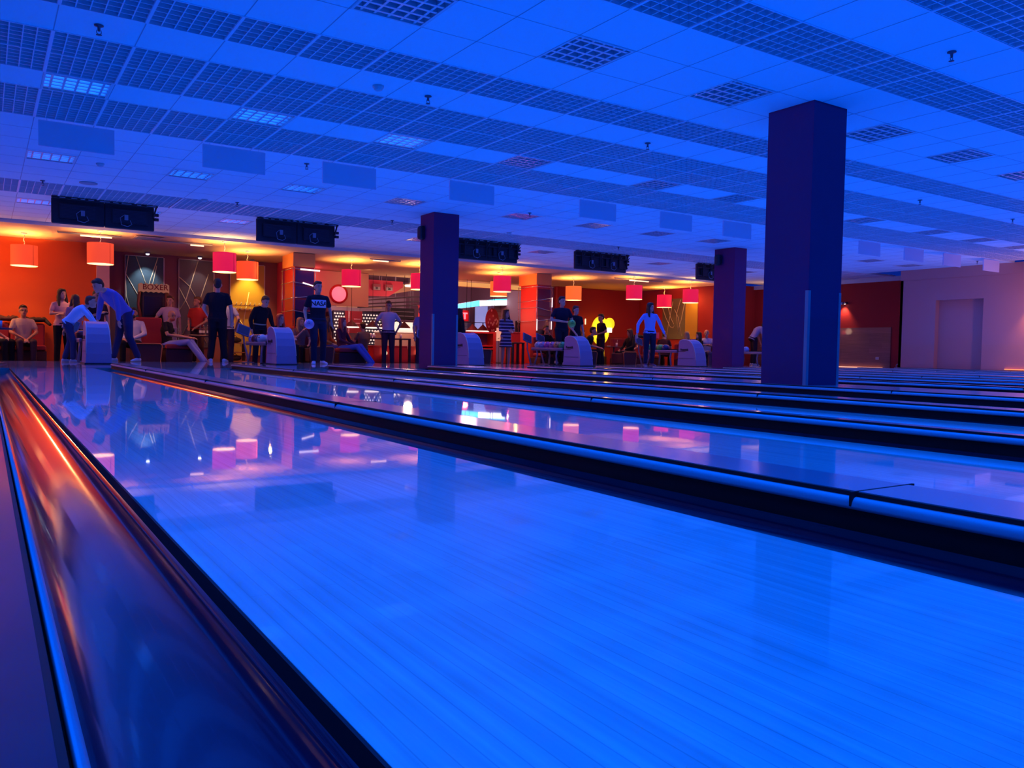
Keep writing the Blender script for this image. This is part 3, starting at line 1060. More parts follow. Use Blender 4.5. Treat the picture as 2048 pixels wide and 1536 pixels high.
def table(x, y, zf, ztop, hx, hy, label, m, legs='post'):
    t = thing('table', label, 'table', (x, y, zf))
    H = ztop-zf
    if legs == 'post':
        MB().lathe([(0.01, H-0.03), (hx, H-0.03), (hx+0.005, H-0.015), (hx, H), (0.01, H)], n=28).build('table_top', m, t)
        MB().tube([(0, 0, 0.02), (0, 0, H-0.03)], 0.025, 10).build('post', M_frame, t)
        MB().lathe([(0.01, 0), (0.18, 0), (0.17, 0.015), (0.03, 0.03), (0.01, 0.03)], n=24).build('base', M_leg, t)
    else:
        MB().rbox(-hx, hx, -hy, hy, H-0.04, H, 0.015).build('table_top', m, t)
        for sx in (-1, 1):
            for sy in (-1, 1):
                MB().box(sx*hx-sx*0.03-0.03, sx*hx-sx*0.03+0.03, sy*hy-sy*0.05-0.03, sy*hy-sy*0.05+0.03, 0, H-0.04).build('leg', M_leg, t)
    return t


M_top = mat('table_top_dark', (0.10, 0.03, 0.06), 0.35)
table(0.13, 15.9, 0.0, 0.60, 0.27, 0.27, 'low round dark table on a metal post at the left edge', M_top)
table(17.55, 20.7, SF, 0.56, 0.42, 0.4, 'round table with straws in a glass, before the red wall', M_top)
table(9.6, 21.5, SF, 0.66, 0.72, 0.35, 'dark rectangular table with drinks behind the man in the white tee', M_top, 'four')
table(4.65, 21.0, SF, 0.62, 0.5, 0.3, 'dark table with white bottles before the man in red', M_top, 'four')
table(13.62, 20.7, SF, 0.62, 0.22, 0.2, 'tall dark table behind the woman in the striped dress', M_leg, 'four')
M_glass = mat('glass_tumbler', (0.85, 0.75, 0.8), 0.15)
M_juice = mat('orange_drink', (0.9, 0.25, 0.05), 0.3)


def cup(x, y, z, label, r=0.035, h=0.12, m=None, straw=False, group=None, cat='glass', name='drinking_glass'):
    t = thing(name, label, cat, (x, y, z), 0, group)
    MB().lathe([(0.004, 0), (r*0.8, 0), (r, h), (r*0.9, h), (r*0.7, 0.01), (0.004, 0.01)], n=14, cap=False).build('cup_wall' if name != 'bottle' else 'bottle_body', m or M_glass, t)
    if straw:
        MB().tube([(0, 0, 0.02), (r*0.8, 0, h+0.1)], 0.004, 5).build('straw', M_white, t)
    return t


cup(0.10, 15.85, 0.60, 'white bowl on the low round table at the left edge', 0.07, 0.05, cat='bowl', name='bowl')
cup(0.22, 15.93, 0.60, 'clear glass on the low round table beside the bowl')
cup(9.15, 21.3, 0.66, 'tall glass on the left end of the rectangular drinks table')
cup(9.27, 21.4, 0.66, 'short glass beside the tall one on the drinks table', 0.04, 0.09)
cup(9.55, 21.35, 0.66, 'glass pitcher of orange drink on the drinks table', 0.06, 0.14, M_juice, cat='pitcher', name='pitcher')
cup(10.1, 21.4, 0.66, 'glass on the right end of the drinks table')
cup(17.5, 20.5, 0.56, 'glass with two straws on the round table', 0.035, 0.12, None, True)
cup(17.25, 20.6, 0.56, 'small white plate on the round table', 0.06, 0.02, cat='plate', name='plate')


def bottle(x, y, z, label, m, group):
    t = thing('bottle', label, 'bottle', (x, y, z), 0, group)
    MB().lathe([(0.004, 0), (0.032, 0), (0.034, 0.02), (0.034, 0.14), (0.013, 0.19), (0.012, 0.23), (0.004, 0.23)], n=14).build('bottle_body', m, t)
    MB().lathe([(0.0345, 0.05), (0.0345, 0.11)], n=14, cap=False).build('label_band', M_white, t)
    MB().lathe([(0.004, 0.23), (0.015, 0.23), (0.015, 0.245), (0.004, 0.245)], n=10).build('bottle_cap', M_white, t)


for k, (dx, dy) in enumerate(((0.03, -0.1), (0.12, -0.02), (0.21, -0.1), (0.30, 0.0))):
    bottle(4.42+dx, 20.95+dy, 0.62, f'small bottle with white label before the man in red, {ORD[k]} in the row', mat('bottle_dark', (0.12, 0.05, 0.08), 0.2), 'bottles on the dark table')

# ------------------------------------------------------------------ wall art, arcade machine, hooks
M_line = mat('art_line_cream', (0.85, 0.75, 0.5), 0.5)


def art(label, x0, x1, z0, z1, y, mb, lines, mf=None, group=None):
    t = thing('wall_panel', label, 'wall panel', ((x0+x1)/2, y, z0), 0, group)
    w, h = (x1-x0)/2, z1-z0
    MB().box(-w, w, 0, 0.03, 0, h).build('board', mb, t)
    f = MB().box(w, w+0.025, -0.02, 0.03, 0, h).box(-w-0.012, -w, -0.02, 0.03, 0, h).box(-w, w, -0.02, 0.03, h-0.0, h+0.015)
    f.build('edge_trim', mf or M_trim, t)
    ln = MB()
    for pts in lines:
        ln.tube([((-w + 2*w*u), -0.006, h*v) for u, v in pts], 0.011, 5)
    ln.build('line_pattern', M_line, t)
    return t


M_teal = mat('art_teal', (0.05, 0.09, 0.12), 0.5)
M_gold = mat('art_gold', (0.70, 0.42, 0.06), 0.5)
M_smoke = mat('art_smoke', (0.12, 0.09, 0.12), 0.4)
art('dark teal wall panel with pale crossing lines above the arcade machine', 3.08, 4.0, 0.55, 2.66, 23.15, M_teal,
    [[(0.08, 1), (0.0, 0.75), (0.02, 0.5), (0.25, 0.12)], [(0.27, 1), (0.62, 0.55)], [(0.85, 1), (0.5, 0.5)], [(0.82, 0.9), (0.66, 0.55)], [(0, 0.78), (0.35, 0.5), (0.6, 0.3)]])
art('smoky grey wall panel with fine lines behind the man in red', 4.39, 5.28, 0.30, 2.66, 23.15, M_smoke,
    [[(0, 0.8), (0.3, 0.7), (0.6, 0.5), (0.85, 0.3)], [(0, 0.68), (0.5, 0.3), (0.8, 0.05)], [(0.55, 1), (0.2, 0.55), (0, 0.42)], [(0.85, 0.85), (0.6, 0.55), (0.1, 0.15)]])
art('gold lit wall panel with faint lines above the coat hooks', 5.73, 6.66, 0.10, 2.64, 23.15, M_gold,
    [[(0.55, 0.7), (0.4, 0.4), (0.3, 0.1)], [(0.25, 0.4), (0.7, 0.15)]])
# right side wall: curved line panel and gold strip
t = thing('wall_panel', 'dark wall panel with thrown looping lines on the right seating wall', 'wall panel', (21.6, 21.7, 0.9), -PI/2)
MB().box(-0.95, 0.25, -0.03, 0, 0, 1.5).build('board', mat('art_green_grey', (0.13, 0.12, 0.11), 0.5), t).location = (0, 0, 0)
MB().box(0.25, 0.85, -0.03, 0, 0, 1.5).build('gold_strip', M_gold, t)
ln = MB()
for pts in ([(-0.95, 1.2), (-0.75, 0.8), (-0.5, 0.45), (-0.35, 0.42), (-0.3, 0.5)], [(-0.75, 1.5), (-0.5, 0.8), (-0.32, 0.55)], [(-0.4, 1.4), (-0.6, 0.6), (-0.7, 0)], [(-0.3, 1.1), (-0.1, 0.8), (0.1, 0.1)],
            [(0.2, 1.3), (0.05, 0.7), (-0.15, 0.2)], [(0.0, 1.45), (-0.2, 0.9), (-0.1, 0.3)]):
    ln.tube([(u, -0.04, v) for u, v in pts], 0.010, 5)
ln.build('line_pattern', M_line, t)
tag(MB().rbox(-0.14, 0.14, -0.01, 0.01, 0, 0.22, 0.01).build('notice_sign', mat('notice_pink', (0.75, 0.12, 0.3), 0.5), loc=(20.1, 21.4, 0.88)), 'small pink and white notice standing above the bench by the looping panel', 'sign')

# boxing arcade machine
t = thing('arcade_machine', 'boxing arcade machine with a ragged cream marquee, before the teal wall panel', 'arcade machine', (3.62, 22.55, SF))
M_arc = mat('arcade_wood', (0.35, 0.14, 0.07), 0.5)
M_marq = mat('marquee_cream', (0.75, 0.50, 0.30), 0.6, emit=(0.9, 0.4, 0.15), estr=0.12)
mq = [(-0.37, 1.80), (-0.34, 2.00)]
rr = random.Random(3)
top = [(-0.36 + 0.72*k/12, 2.0 + 0.035*(k % 2)) for k in range(13)]
bot = [(0.36 - 0.72*k/12, 1.83 - 0.03*((k+1) % 2)) for k in range(13)]
m1 = MB().prism(top+bot, 'Y', -0.32, -0.20).build('marquee', M_marq, t)
text_part('BOXER', 'marquee_lettering', 0.19, mat('marquee_red', (0.35, 0.01, 0.02), 0.6), m1, (0.03, -0.328, 1.93), (PI/2, 0, 0.0), bold=0.002)
for s in (-1, 1):
    MB().tube([(s*0.33, -0.25, 1.82), (s*0.36, -0.22, 1.5), (s*0.28, -0.22, 1.05)], [0.04, 0.035, 0.045], 8).build('side_arm', M_arc, t)
MB().rbox(-0.28, 0.28, -0.22, 0.25, 1.02, 1.84, 0.04).build('screen_cabinet', mat('arcade_dark', (0.03, 0.02, 0.05), 0.5), t)
MB().rbox(-0.22, 0.22, -0.235, -0.22, 1.2, 1.7, 0.02).build('screen', mat('arcade_screen', (0.015, 0.01, 0.03), 0.2), t)
MB().rbox(-0.30, 0.30, -0.30, 0.25, 0.06, 1.04, 0.04).build('pedestal', M_arc, t)
MB().box(-0.34, 0.34, -0.34, 0.28, 0, 0.06).build('base', M_leg, t)

t = thing('coat_rack', 'wall coat rack with white hooks on the gold panel', 'coat rack', (6.05, 23.1, 1.36))
MB().box(-0.48, 0.48, -0.02, 0.01, 0.0, 0.05).box(-0.48, 0.48, -0.02, 0.01, 0.12, 0.15).build('rail', mat('rack_wood', (0.4, 0.15, 0.08), 0.5), t)
for k in range(8):
    x = -0.44+0.125*k
    MB().tube([(x, -0.02, 0.03), (x, -0.07, 0.02), (x+0.01, -0.09, 0.07)], 0.011, 6).tube([(x, -0.02, 0.14), (x, -0.08, 0.15), (x+0.01, -0.10, 0.22)], 0.012, 6).build('hook', M_white, t)
t = thing('shoe_shelf', 'small brown shelf with bags beside the curved console post', 'shelf', (5.62, 22.2, SF))
for z in (0.06, 0.30, 0.54):
    MB().box(-0.22, 0.22, -0.15, 0.15, z, z+0.025).build('shelf_board', M_arc, t)
MB().box(-0.235, -0.22, -0.15, 0.15, 0, 0.57).build('side_panel', M_leg, t)
MB().box(0.22, 0.235, -0.15, 0.15, 0, 0.57).build('side_panel', M_leg, t)
for z, l in ((0.088, 'dark bag on the lower board of the small shelf'), (0.568, 'dark rounded bag on top of the small shelf')):
    t = thing('bag', l, 'bag', (5.62, 22.2, SF+z))
    MB().ell((0, 0, 0.07), (0.17, 0.1, 0.08)).build('bag_body', M_jk, t)
    MB().tube([(-0.08, 0, 0.12), (0, 0, 0.2), (0.08, 0, 0.12)], 0.01, 6).build('handle', M_jk, t)

# ------------------------------------------------------------------ clad columns
M_clad = mat('column_panel_dark', (0.20, 0.01, 0.05), 0.18, coat=0.8)
M_cladl = mat('column_panel_red', (0.75, 0.04, 0.03), 0.35)
M_cblock = mat('column_head_orange', (0.95, 0.36, 0.10), 0.7)
M_rod = mat('metal_rod', (0.7, 0.68, 0.8), 0.25, metal=0.8)
for (x0, x1, y0, y1, lab, zz) in ((6.64, 7.22, 20.5, 21.4, 'square column clad in dark red panels with metal rods, left of the beige bulkhead', 1),
                                  (14.38, 14.95, 20.7, 21.7, 'square column clad in bright red panels with metal rods, behind the striped dress woman', 2)):
    t = thing('column', lab, 'column', ((x0+x1)/2, (y0+y1)/2, SF))
    hx, hy = (x1-x0)/2, (y1-y0)/2
    MB().box(-hx, hx, -hy, hy, 2.43-SF, lcz(20.9)-SF).build('column_head', M_cblock, t)
    MB().box(-hx+0.05, hx-0.02, -hy+0.02, hy-0.05, 0, 2.43-SF).build('column_core', M_cladl, t)
    ys = -hy+0.015
    zs = [(1.95, 2.34), (1.62, 1.92), (1.32, 1.58)] if zz == 1 else [(1.95, 2.30), (1.45, 1.92), (1.05, 1.42)]
    for k, (a, b) in enumerate(zs):
        MB().prism([(-hx+0.06, a-SF+0.03*(k % 2)), (hx-0.03, a-SF), (hx-0.03, b-SF), (-hx+0.06, b-SF+0.02*(k % 2))], 'Y', ys-0.015, ys).build('front_panel', M_clad, t)
    MB().box(-hx+0.06, hx-0.03, ys-0.03, ys, 0.9-SF, (1.28 if zz == 1 else 1.02)-SF).build('dark_screen', mat('column_screen', (0.015, 0.012, 0.04), 0.15), t)
    rd = MB()
    for cx, cy_ in ((-hx, -hy-0.02), (hx, -hy-0.02), (-hx, hy)):
        rd.tube([(cx, cy_, 0.9-SF), (cx, cy_, 2.40-SF)], 0.011, 6)
    hs = ([(2.38, 2.36), (2.03, 1.93), (1.62, 1.70), (1.30, 1.20)] if zz == 1 else [(2.37, 2.36), (1.93, 2.05), (1.72, 1.60), (1.30, 1.38)])
    for a, b in hs:
        rd.tube([(-hx, -hy-0.03, a-SF), (hx+0.08, -hy-0.03, b-SF)], 0.010, 6)
        rd.tube([(-hx-0.02, -hy-0.1, a-SF), (-hx-0.02, hy+0.02, a-SF-0.02)], 0.010, 6)
    rd.build('rod_lattice', M_rod, t)
    tb = MB()  # emissive tubes imitate white tube reflections in the glossy cladding
    if zz == 1:
        tb.tube([(-0.12, -hy-0.07, 2.36-SF), (hx+0.10, -hy-0.07, 2.35-SF)], 0.02, 8).tube([(-0.05, -hy-0.05, 2.02-SF), (hx-0.02, -hy-0.05, 1.94-SF)], 0.016, 8)
    else:
        tb.tube([(hx-0.0, -hy-0.05, 1.75-SF), (hx-0.0, -hy-0.05, 2.05-SF)], 0.014, 8).tube([(hx-0.02, -hy-0.05, 1.3-SF), (hx-0.02, -hy-0.05, 1.05-SF)], 0.014, 8).tube([(-hx, -hy-0.05, 1.0-SF), (-hx, -hy-0.05, 1.35-SF)], 0.014, 8)
    tb.build('glow_tube', mat('tube_reflection', (1, 1, 1), 0.4, emit=(1.0, 0.75, 0.7), estr=1.6), t)
# ceiling AC grille, projectors / track bars, small spots on lower ceiling
def track(x0, y0, x1, y1, label, litA, litB, m=None):
    t = thing('track_light', label, 'track light', (x0, y0, lcz(y0)))
    d = Vector((x1-x0, y1-y0, 0))
    MB().tube([(0, 0, -0.03), (d.x, d.y, -0.03)], 0.018, 6).tube([(0, 0, -0.03), (0, 0, 0)], 0.01, 5).tube([(d.x, d.y, -0.03), (d.x, d.y, 0)], 0.01, 5).build('track_bar', M_grey, t)
    a, b = d*litA, d*litB
    MB().tube([(a.x, a.y, -0.065), (b.x, b.y, -0.065)], 0.017, 6).build('glow_tube', mat('tube_warm', (1, 0.8, 0.6), 0.4, emit=(1.0, 0.55, 0.3), estr=2.2), t)


track(1.35, 20.2, 2.6, 20.2, 'slim ceiling light bar glowing warm, behind the second pendant lamp', 0.35, 0.85)
track(3.3, 20.3, 4.6, 20.3, 'slim grey ceiling light bar with two small lit spots', 0.62, 0.85)
track(8.7, 20.4, 9.6, 20.4, 'slim ceiling light bar right of the bulkhead pendant', 0.1, 0.6)
track(17.1, 20.2, 19.2, 20.2, 'slim lit light bar between the crimson pendant lamps at the right', 0.3, 0.7)
t = thing('air_vent', 'flat square ceiling air vent frame before the teal wall panel', 'air vent', (3.15, 20.15, lcz(20.45)))
MB().box(-0.3, 0.3, -0.3, 0.3, -0.012, 0).build('vent_frame', mat('vent_cream', (0.75, 0.5, 0.35), 0.6), t)
vs_ = MB()
for k in range(5):
    vs_.box(-0.24, 0.24, -0.24+0.105*k, -0.20+0.105*k, -0.018, -0.012)
vs_.build('vent_slat', M_grey, t)


def spot(x, y, label, color, target, power, est=6.0):
    t = thing('spot_lamp', label, 'spot lamp', (x, y, LC))
    MB().lathe([(0.01, 0), (0.07, 0), (0.07, -0.03), (0.05, -0.05), (0.01, -0.05)], n=16).build('housing', M_grey, t)
    MB().lathe([(0.004, -0.05), (0.045, -0.05), (0.035, -0.075), (0.004, -0.08)], n=14).build('lens', mat('lens_glow_%s' % label[:6], color, 0.3, emit=color, estr=est), t)
    spot_light('spot_beam', (x, y, LC-0.09), target, color, power, 70, 0.7)


spot(3.55, 22.75, 'bright white ceiling spot lighting the teal wall panel', (0.75, 0.85, 1.0), (3.55, 23.15, 1.7), 55)
spot(4.85, 22.8, 'small white ceiling spot over the smoky wall panel', (1.0, 0.9, 0.8), (4.9, 23.15, 1.5), 12)
spot(6.2, 22.7, 'yellow ceiling spot over the gold wall panel', (1.0, 0.65, 0.15), (6.2, 23.15, 1.3), 110, 3)
# ------------------------------------------------------------------ bar and food court beyond the columns
M_beige = mat('bulkhead_beige', (0.80, 0.42, 0.30), 0.75, spec=0.2)
M_mauve = mat('mauve_wall', (0.42, 0.26, 0.34), 0.8)
M_hot = mat('hot_pink_wall', (0.85, 0.05, 0.14), 0.7)
M_cream = mat('cream_cove', (0.9, 0.7, 0.4), 0.7)
M_dred = mat('dark_red_board', (0.30, 0.01, 0.03), 0.6)
M_steel = mat('duct_grey', (0.40, 0.36, 0.42), 0.5)
# shell
struct(MB().box(7.3, 22, 24.6, 30.2, 3.05, 3.1), 'ceiling_bar', M_mauve)
struct(MB().box(7.3, 17.6, 24.6, 24.75, LC-0.0, 3.1), 'trim_5', M_low)
struct(MB().box(7.1, 20.0, 30.0, 30.2, -0.12, 3.1), 'wall_bar_back', M_mauve)
struct(MB().box(7.05, 7.3, 22.6, 30.0, -0.12, LC), 'wall_bar_left', M_hot)
struct(MB().box(17.45, 17.6, 24.2, 30.0, -0.12, 3.1), 'wall_bar_right', M_mauve)
# hanging bulkhead with round window
t = thing('bulkhead_panel', 'beige hanging bulkhead panel with a round pink window, behind the red pendant lamp', 'bulkhead', (8.85, 24.3, 1.68))
MB().box(-1.45, 1.45, -0.06, 0.10, 0, 1.06).build('board', M_beige, t)
Mx = Matrix.Rotation(PI/2, 4, 'X')
cx, cz = 0.45, 0.36
MB().lathe([(0.235, -0.0), (0.30, -0.0), (0.30, 0.02), (0.235, 0.02)], (0, 0, 0), 40, M=Matrix.Translation((cx, -0.062, cz)) @ Mx, cap=False).build('window_ring', mat('ring_red', (0.7, 0.01, 0.02), 0.5), t)
MB().lathe([(0.002, 0.0), (0.25, 0.0), (0.25, 0.012), (0.002, 0.014)], (0, 0, 0), 40, M=Matrix.Translation((cx, -0.062, cz)) @ Mx, cap=False).build('window_glow', mat('pink_glow', (1, 0.3, 0.4), 0.5, emit=(1.0, 0.22, 0.32), estr=0.75), t)
# second round window on the hot pink wall left of the column
t = thing('round_window', 'round glowing pink window on the hot pink wall left of the clad column', 'window', (7.46, 24.4, 2.02))
MB().box(-0.35, 0.1, 0.03, 0.06, -0.85, 0.55).build('board', M_hot, t)
MB().lathe([(0.002, 0.0), (0.22, 0.0), (0.22, 0.012), (0.002, 0.014)], M=Matrix.Translation((0.02, 0.0, 0)) @ Mx, n=36, cap=False).build('window_glow', MATS['pink_glow'], t)
MB().lathe([(0.22, -0.0), (0.27, -0.0), (0.27, 0.02), (0.22, 0.02)], M=Matrix.Translation((0.02, 0.0, 0)) @ Mx, n=36, cap=False).build('window_ring', MATS['ring_red'], t)
# pale lit box left of the column at head height
t = thing('light_box', 'narrow white light box behind the man bent in black', 'light box', (7.25, 23.6, 1.13))
MB().rbox(-0.10, 0.10, 0, 0.06, 0, 0.42, 0.02).build('case', mat('box_grey', (0.5, 0.5, 0.48), 0.5), t)
MB().rbox(0.02, 0.08, -0.01, 0.0, 0.06, 0.40, 0.01).build('lit_panel', mat('lit_white', (1, 1, 1), 0.5, emit=(1, 0.95, 0.9), estr=1.6), t)
# pink wall part with two number boxes
t = thing('bulkhead_panel', 'bright pink overhead bulkhead carrying two small number boxes', 'bulkhead', (11.15, 25.5, 2.12))
MB().tube([(-0.4, 0.05, 0.5), (-0.4, 0.05, 0.93)], 0.02, 6).tube([(0.7, 0.05, 0.5), (0.7, 0.05, 0.93)], 0.02, 6).build('hanger', M_steel, t)
MB().prism([(-0.55, 0), (0.42, 0.02), (0.95, 0.35), (0.95, 0.55), (-0.55, 0.55)], 'Y', 0, 0.1).build('board', mat('pink_board', (0.95, 0.10, 0.18), 0.7), t)
for k, (x, tx) in enumerate(((11.10, '21'), (11.55, '26'))):
    tw_ = ('twenty-one', 'twenty-six')[k]
    t = thing('number_box', f'small number box reading {tw_}, on the pink bulkhead', 'number display', (x, 25.42, 2.40), 0, 'number boxes')
    b = MB().rbox(-0.15, 0.15, 0, 0.08, -0.08, 0.14, 0.02).build('case', mat('box_pink', (0.55, 0.15, 0.2), 0.5), t)
    p = MB().rbox(-0.12, 0.12, -0.008, 0.0, -0.065, 0.04, 0.01).build('display', mat('display_pale', (0.6, 0.55, 0.55), 0.5), t)
    text_part(tx, 'digits', 0.10, M_dark, p, (0, -0.012, -0.012), (PI/2, 0, 0), bold=0.003)
# big round ceiling lamp
t = thing('ceiling_lamp', 'oval white ceiling lamp glowing left of the foul line pillar', 'ceiling lamp', (11.9, 24.5, 2.42))
MB().lathe([(0.004, 0.0), (0.17, 0.01), (0.2, 0.04), (0.17, 0.07), (0.004, 0.08)], n=28).build('diffuser', mat('lamp_diffuser', (1, 0.95, 0.8), 0.5, emit=(1.0, 0.75, 0.5), estr=2.2), t)
MB().tube([(0, 0, 0.08), (0, 0, LC-2.42)], 0.02, 6).build('stem', M_white, t)
# slanted cream cove and ducts
t = thing('cove_beam', 'cream lit cove beam running behind the pendant lamps, right of the foul line pillar', 'beam', (15.2, 24.55, 2.56))
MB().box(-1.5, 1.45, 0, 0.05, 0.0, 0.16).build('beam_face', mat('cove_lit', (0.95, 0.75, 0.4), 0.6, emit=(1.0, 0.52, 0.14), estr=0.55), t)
MB().box(-1.5, 1.45, -0.04, 0.05, -0.02, 0.0).build('beam_lip', M_beige, t)
t = thing('cove_beam', 'sloping cream ceiling edge above the duct pipes, left of the foul line pillar', 'beam', (11.9, 26.0, 2.2))
MB().prism([(-0.3, 0.0), (1.6, 0.38), (1.6, 0.62), (-0.3, 0.30)], 'Y', 0, 0.1).build('beam_face', M_cream, t)
for k, (z0, z1, x0, x1) in enumerate(((1.98, 2.28, 10.6, 13.4), (1.86, 2.12, 10.6, 13.6), (1.78, 1.98, 10.9, 13.6))):
    t = thing('duct_pipe', f'long grey sloping ceiling pipe, {ORD[k]} from the top, behind the man in the white tee', 'pipe', (x0, 26.6, z0), 0, 'sloping ceiling pipes')
    MB().tube([(0, 0, 0), (x1-x0, 0, z1-z0)], 0.025, 8).build('pipe', mat('pipe_dark', (0.08, 0.05, 0.07), 0.5), t)
    MB().tube([((x1-x0)*0.4, 0, (z1-z0)*0.4), ((x1-x0)*0.4, 0, 3.05-z0)], 0.008, 5).tube([((x1-x0)*0.8, 0, (z1-z0)*0.8), ((x1-x0)*0.8, 0, 3.05-z0)], 0.008, 5).build('hanger', M_steel, t)
t = thing('overhead_hood', 'grey overhead canopy hood behind the man in the white tee', 'hood', (12.0, 28.4, 1.62))
MB().box(-1.3, 1.3, 1.0, 1.6, 0.2, 0.5).build('wall_duct', M_steel, t)
MB().prism([(-1.4, 0.06), (0.9, 0.16), (1.6, 0.0), (1.6, 0.75), (-1.4, 0.5)], 'Y', 0, 1.0).build('hood_body', mat('hood_mauve', (0.45, 0.36, 0.45), 0.6), t)
MB().box(-1.2, 0.6, -0.02, 0, 0.24, 0.34).build('stripe_panel', mat('stripe_cream', (0.75, 0.6, 0.4), 0.6), t)

# bottle wall: board with glowing round bottle ends
M_dot = mat('bottle_end_glow', (1, 0.95, 0.85), 0.4, emit=(1.0, 0.85, 0.72), estr=0.75)
for (x0, x1, z0, z1, lb, nc) in ((10.55, 11.0, 0.2, 1.66, 'narrow wall rack of glowing round bottle ends behind the seated group', 4), (11.6, 13.15, 0.15, 1.64, 'wide wall rack of glowing round bottle ends behind the man in the white tee', 13)):
    t = thing('bottle_wall', lb, 'bottle rack', ((x0+x1)/2, 28.0, 0))
    w = (x1-x0)/2
    MB().box(-w, w, 0, 0.1, z0-0.1, z1+0.05).build('board', mat('rack_board', (0.03, 0.03, 0.08), 0.5), t)
    d = MB()
    nr = 13
    for r in range(nr):
        for c in range(nc):
            x = -w + (c+0.5+(0.5 if r % 2 else 0))*(2*w/(nc+0.5))
            z = z0 + (r+0.5)*(z1-z0)/nr
            d.lathe([(0.002, 0), (0.029, 0), (0.029, 0.03)], n=8, M=Matrix.Translation((x, -0.03, z)) @ Matrix.Rotation(-PI/2, 4, 'X'), cap=False, smooth=False)
            d.add([Matrix.Translation((x, -0.031, z)) @ Vector((0.029*math.cos(a*PI/4), 0, 0.029*math.sin(a*PI/4))) for a in range(8)], [tuple(range(8))])
    tag(d.build('bottle_end', M_dot, t), kind='stuff')
# dark red boards between the racks
t = thing('menu_board', 'dark red hanging board between the two bottle racks', 'board', (11.25, 27.8, 0.9))
MB().tube([(-0.25, 0.03, 0.8), (-0.25, 0.03, 2.15)], 0.012, 6).tube([(0.25, 0.03, 0.8), (0.25, 0.03, 2.15)], 0.012, 6).build('hanger', M_steel, t)
MB().box(-0.33, 0.33, 0, 0.05, 0.0, 0.80).build('board', M_dred, t)
MB().box(0.0, 0.25, -0.01, 0, 0.5, 0.52).box(-0.05, 0.25, -0.01, 0, 0.35, 0.37).box(-0.2, -0.18, -0.01, 0, 0, 0.8).build('steel_strip', M_rod, t)
# grey desk lamp, hooded food lamps with bright rims
def food_lamp(x, y, z, label):
    t = thing('hooded_lamp', label, 'lamp', (x, y, z), 0, 'cone lamps over the counters')
    MB().lathe([(0.02, 0.22), (0.03, 0.20), (0.20, 0.03), (0.205, 0.0)], n=20, cap=False).build('lamp_shade', mat('cone_brown', (0.12, 0.03, 0.05), 0.5), t)
    MB().lathe([(0.195, 0.0), (0.235, -0.005), (0.235, -0.03), (0.05, -0.04), (0.004, -0.04)], n=20, cap=False).build('glow_rim', mat('rim_glow', (1, 0.9, 0.8), 0.4, emit=(1.0, 0.82, 0.68), estr=1.4), t)
    return t


for k, (x, y, l) in enumerate(((9.64, 24.0, 'behind the bright-haired seated person'), (10.35, 24.0, 'left of the man in the white tee'), (10.80, 24.0, 'just behind the shoulder of the man in the white tee'), (11.45, 24.0, 'right of the man in the white tee'))):
    t = food_lamp(x, y, 1.03, 'cone lamp with bright rim ' + l)
    MB().tube([(0, 0, 0.2), (0, 0, 2.74-1.03)], 0.006, 5).build('cord', M_leg, t)
for k, x in enumerate((14.03, 14.44, 14.86)):
    t = food_lamp(x, 24.0, 1.03, f'brown cone lamp above the red shelf unit, {ORD[k]} from the neon sign')
    MB().tube([(0, 0, 0.2), (0, 0, 0.27)], 0.02, 6).build('hook', M_leg, t)
t = thing('lamp_rail', 'thin dark rail carrying the three brown cone lamps', 'rail', (14.4, 24.0, 1.31))
MB().tube([(-0.75, 0, 0), (0.6, 0, 0)], 0.014, 6).build('bar', M_leg, t)
MB().tube([(-0.45, 0, 0), (-0.45, 0, LC-1.31)], 0.008, 5).tube([(0.5, 0, 0), (0.5, 0, LC-1.31)], 0.008, 5).build('hanger', M_leg, t)
# counters
def counter(x0, x1, y0, y1, h, label, m, mt=None, name='counter'):
    t = thing(name, label, 'counter', ((x0+x1)/2, (y0+y1)/2, SF))
    hx, hy = (x1-x0)/2, (y1-y0)/2
    MB().box(-hx, hx, -hy, hy, 0.06, h-SF-0.04).box(-hx+0.03, hx-0.03, -hy+0.03, hy-0.03, 0, 0.06).build('body', m, t)
    MB().rbox(-hx-0.03, hx+0.03, -hy-0.03, hy+0.03, h-SF-0.04, h-SF, 0.015).build('worktop', mt or m, t)
    n = max(1, int((x1-x0)/0.5))
    for k in range(n):
        a, b = -hx+2*hx*k/n+0.02, -hx+2*hx*(k+1)/n-0.02
        d = MB().box(a, b, -hy-0.014, -hy, 0.12, h-SF-0.10).build('door', m, t)
        MB().tube([(b-0.05, -hy-0.03, 0.45), (b-0.05, -hy-0.03, 0.6)], 0.008, 5).build('handle', M_rod, d)
    return t


M_cred = mat('counter_red', (0.62, 0.03, 0.03), 0.5)
counter(9.95, 11.75, 23.0, 23.5, 0.45, 'low red counter with drawers behind the dark table', M_cred)
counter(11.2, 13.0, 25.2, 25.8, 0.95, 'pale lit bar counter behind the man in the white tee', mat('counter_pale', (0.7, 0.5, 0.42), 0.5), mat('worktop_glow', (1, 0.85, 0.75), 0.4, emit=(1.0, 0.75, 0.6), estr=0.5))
counter(14.75, 16.2, 22.7, 23.2, 0.98, 'long plain red counter behind the striped dress woman', M_cred)
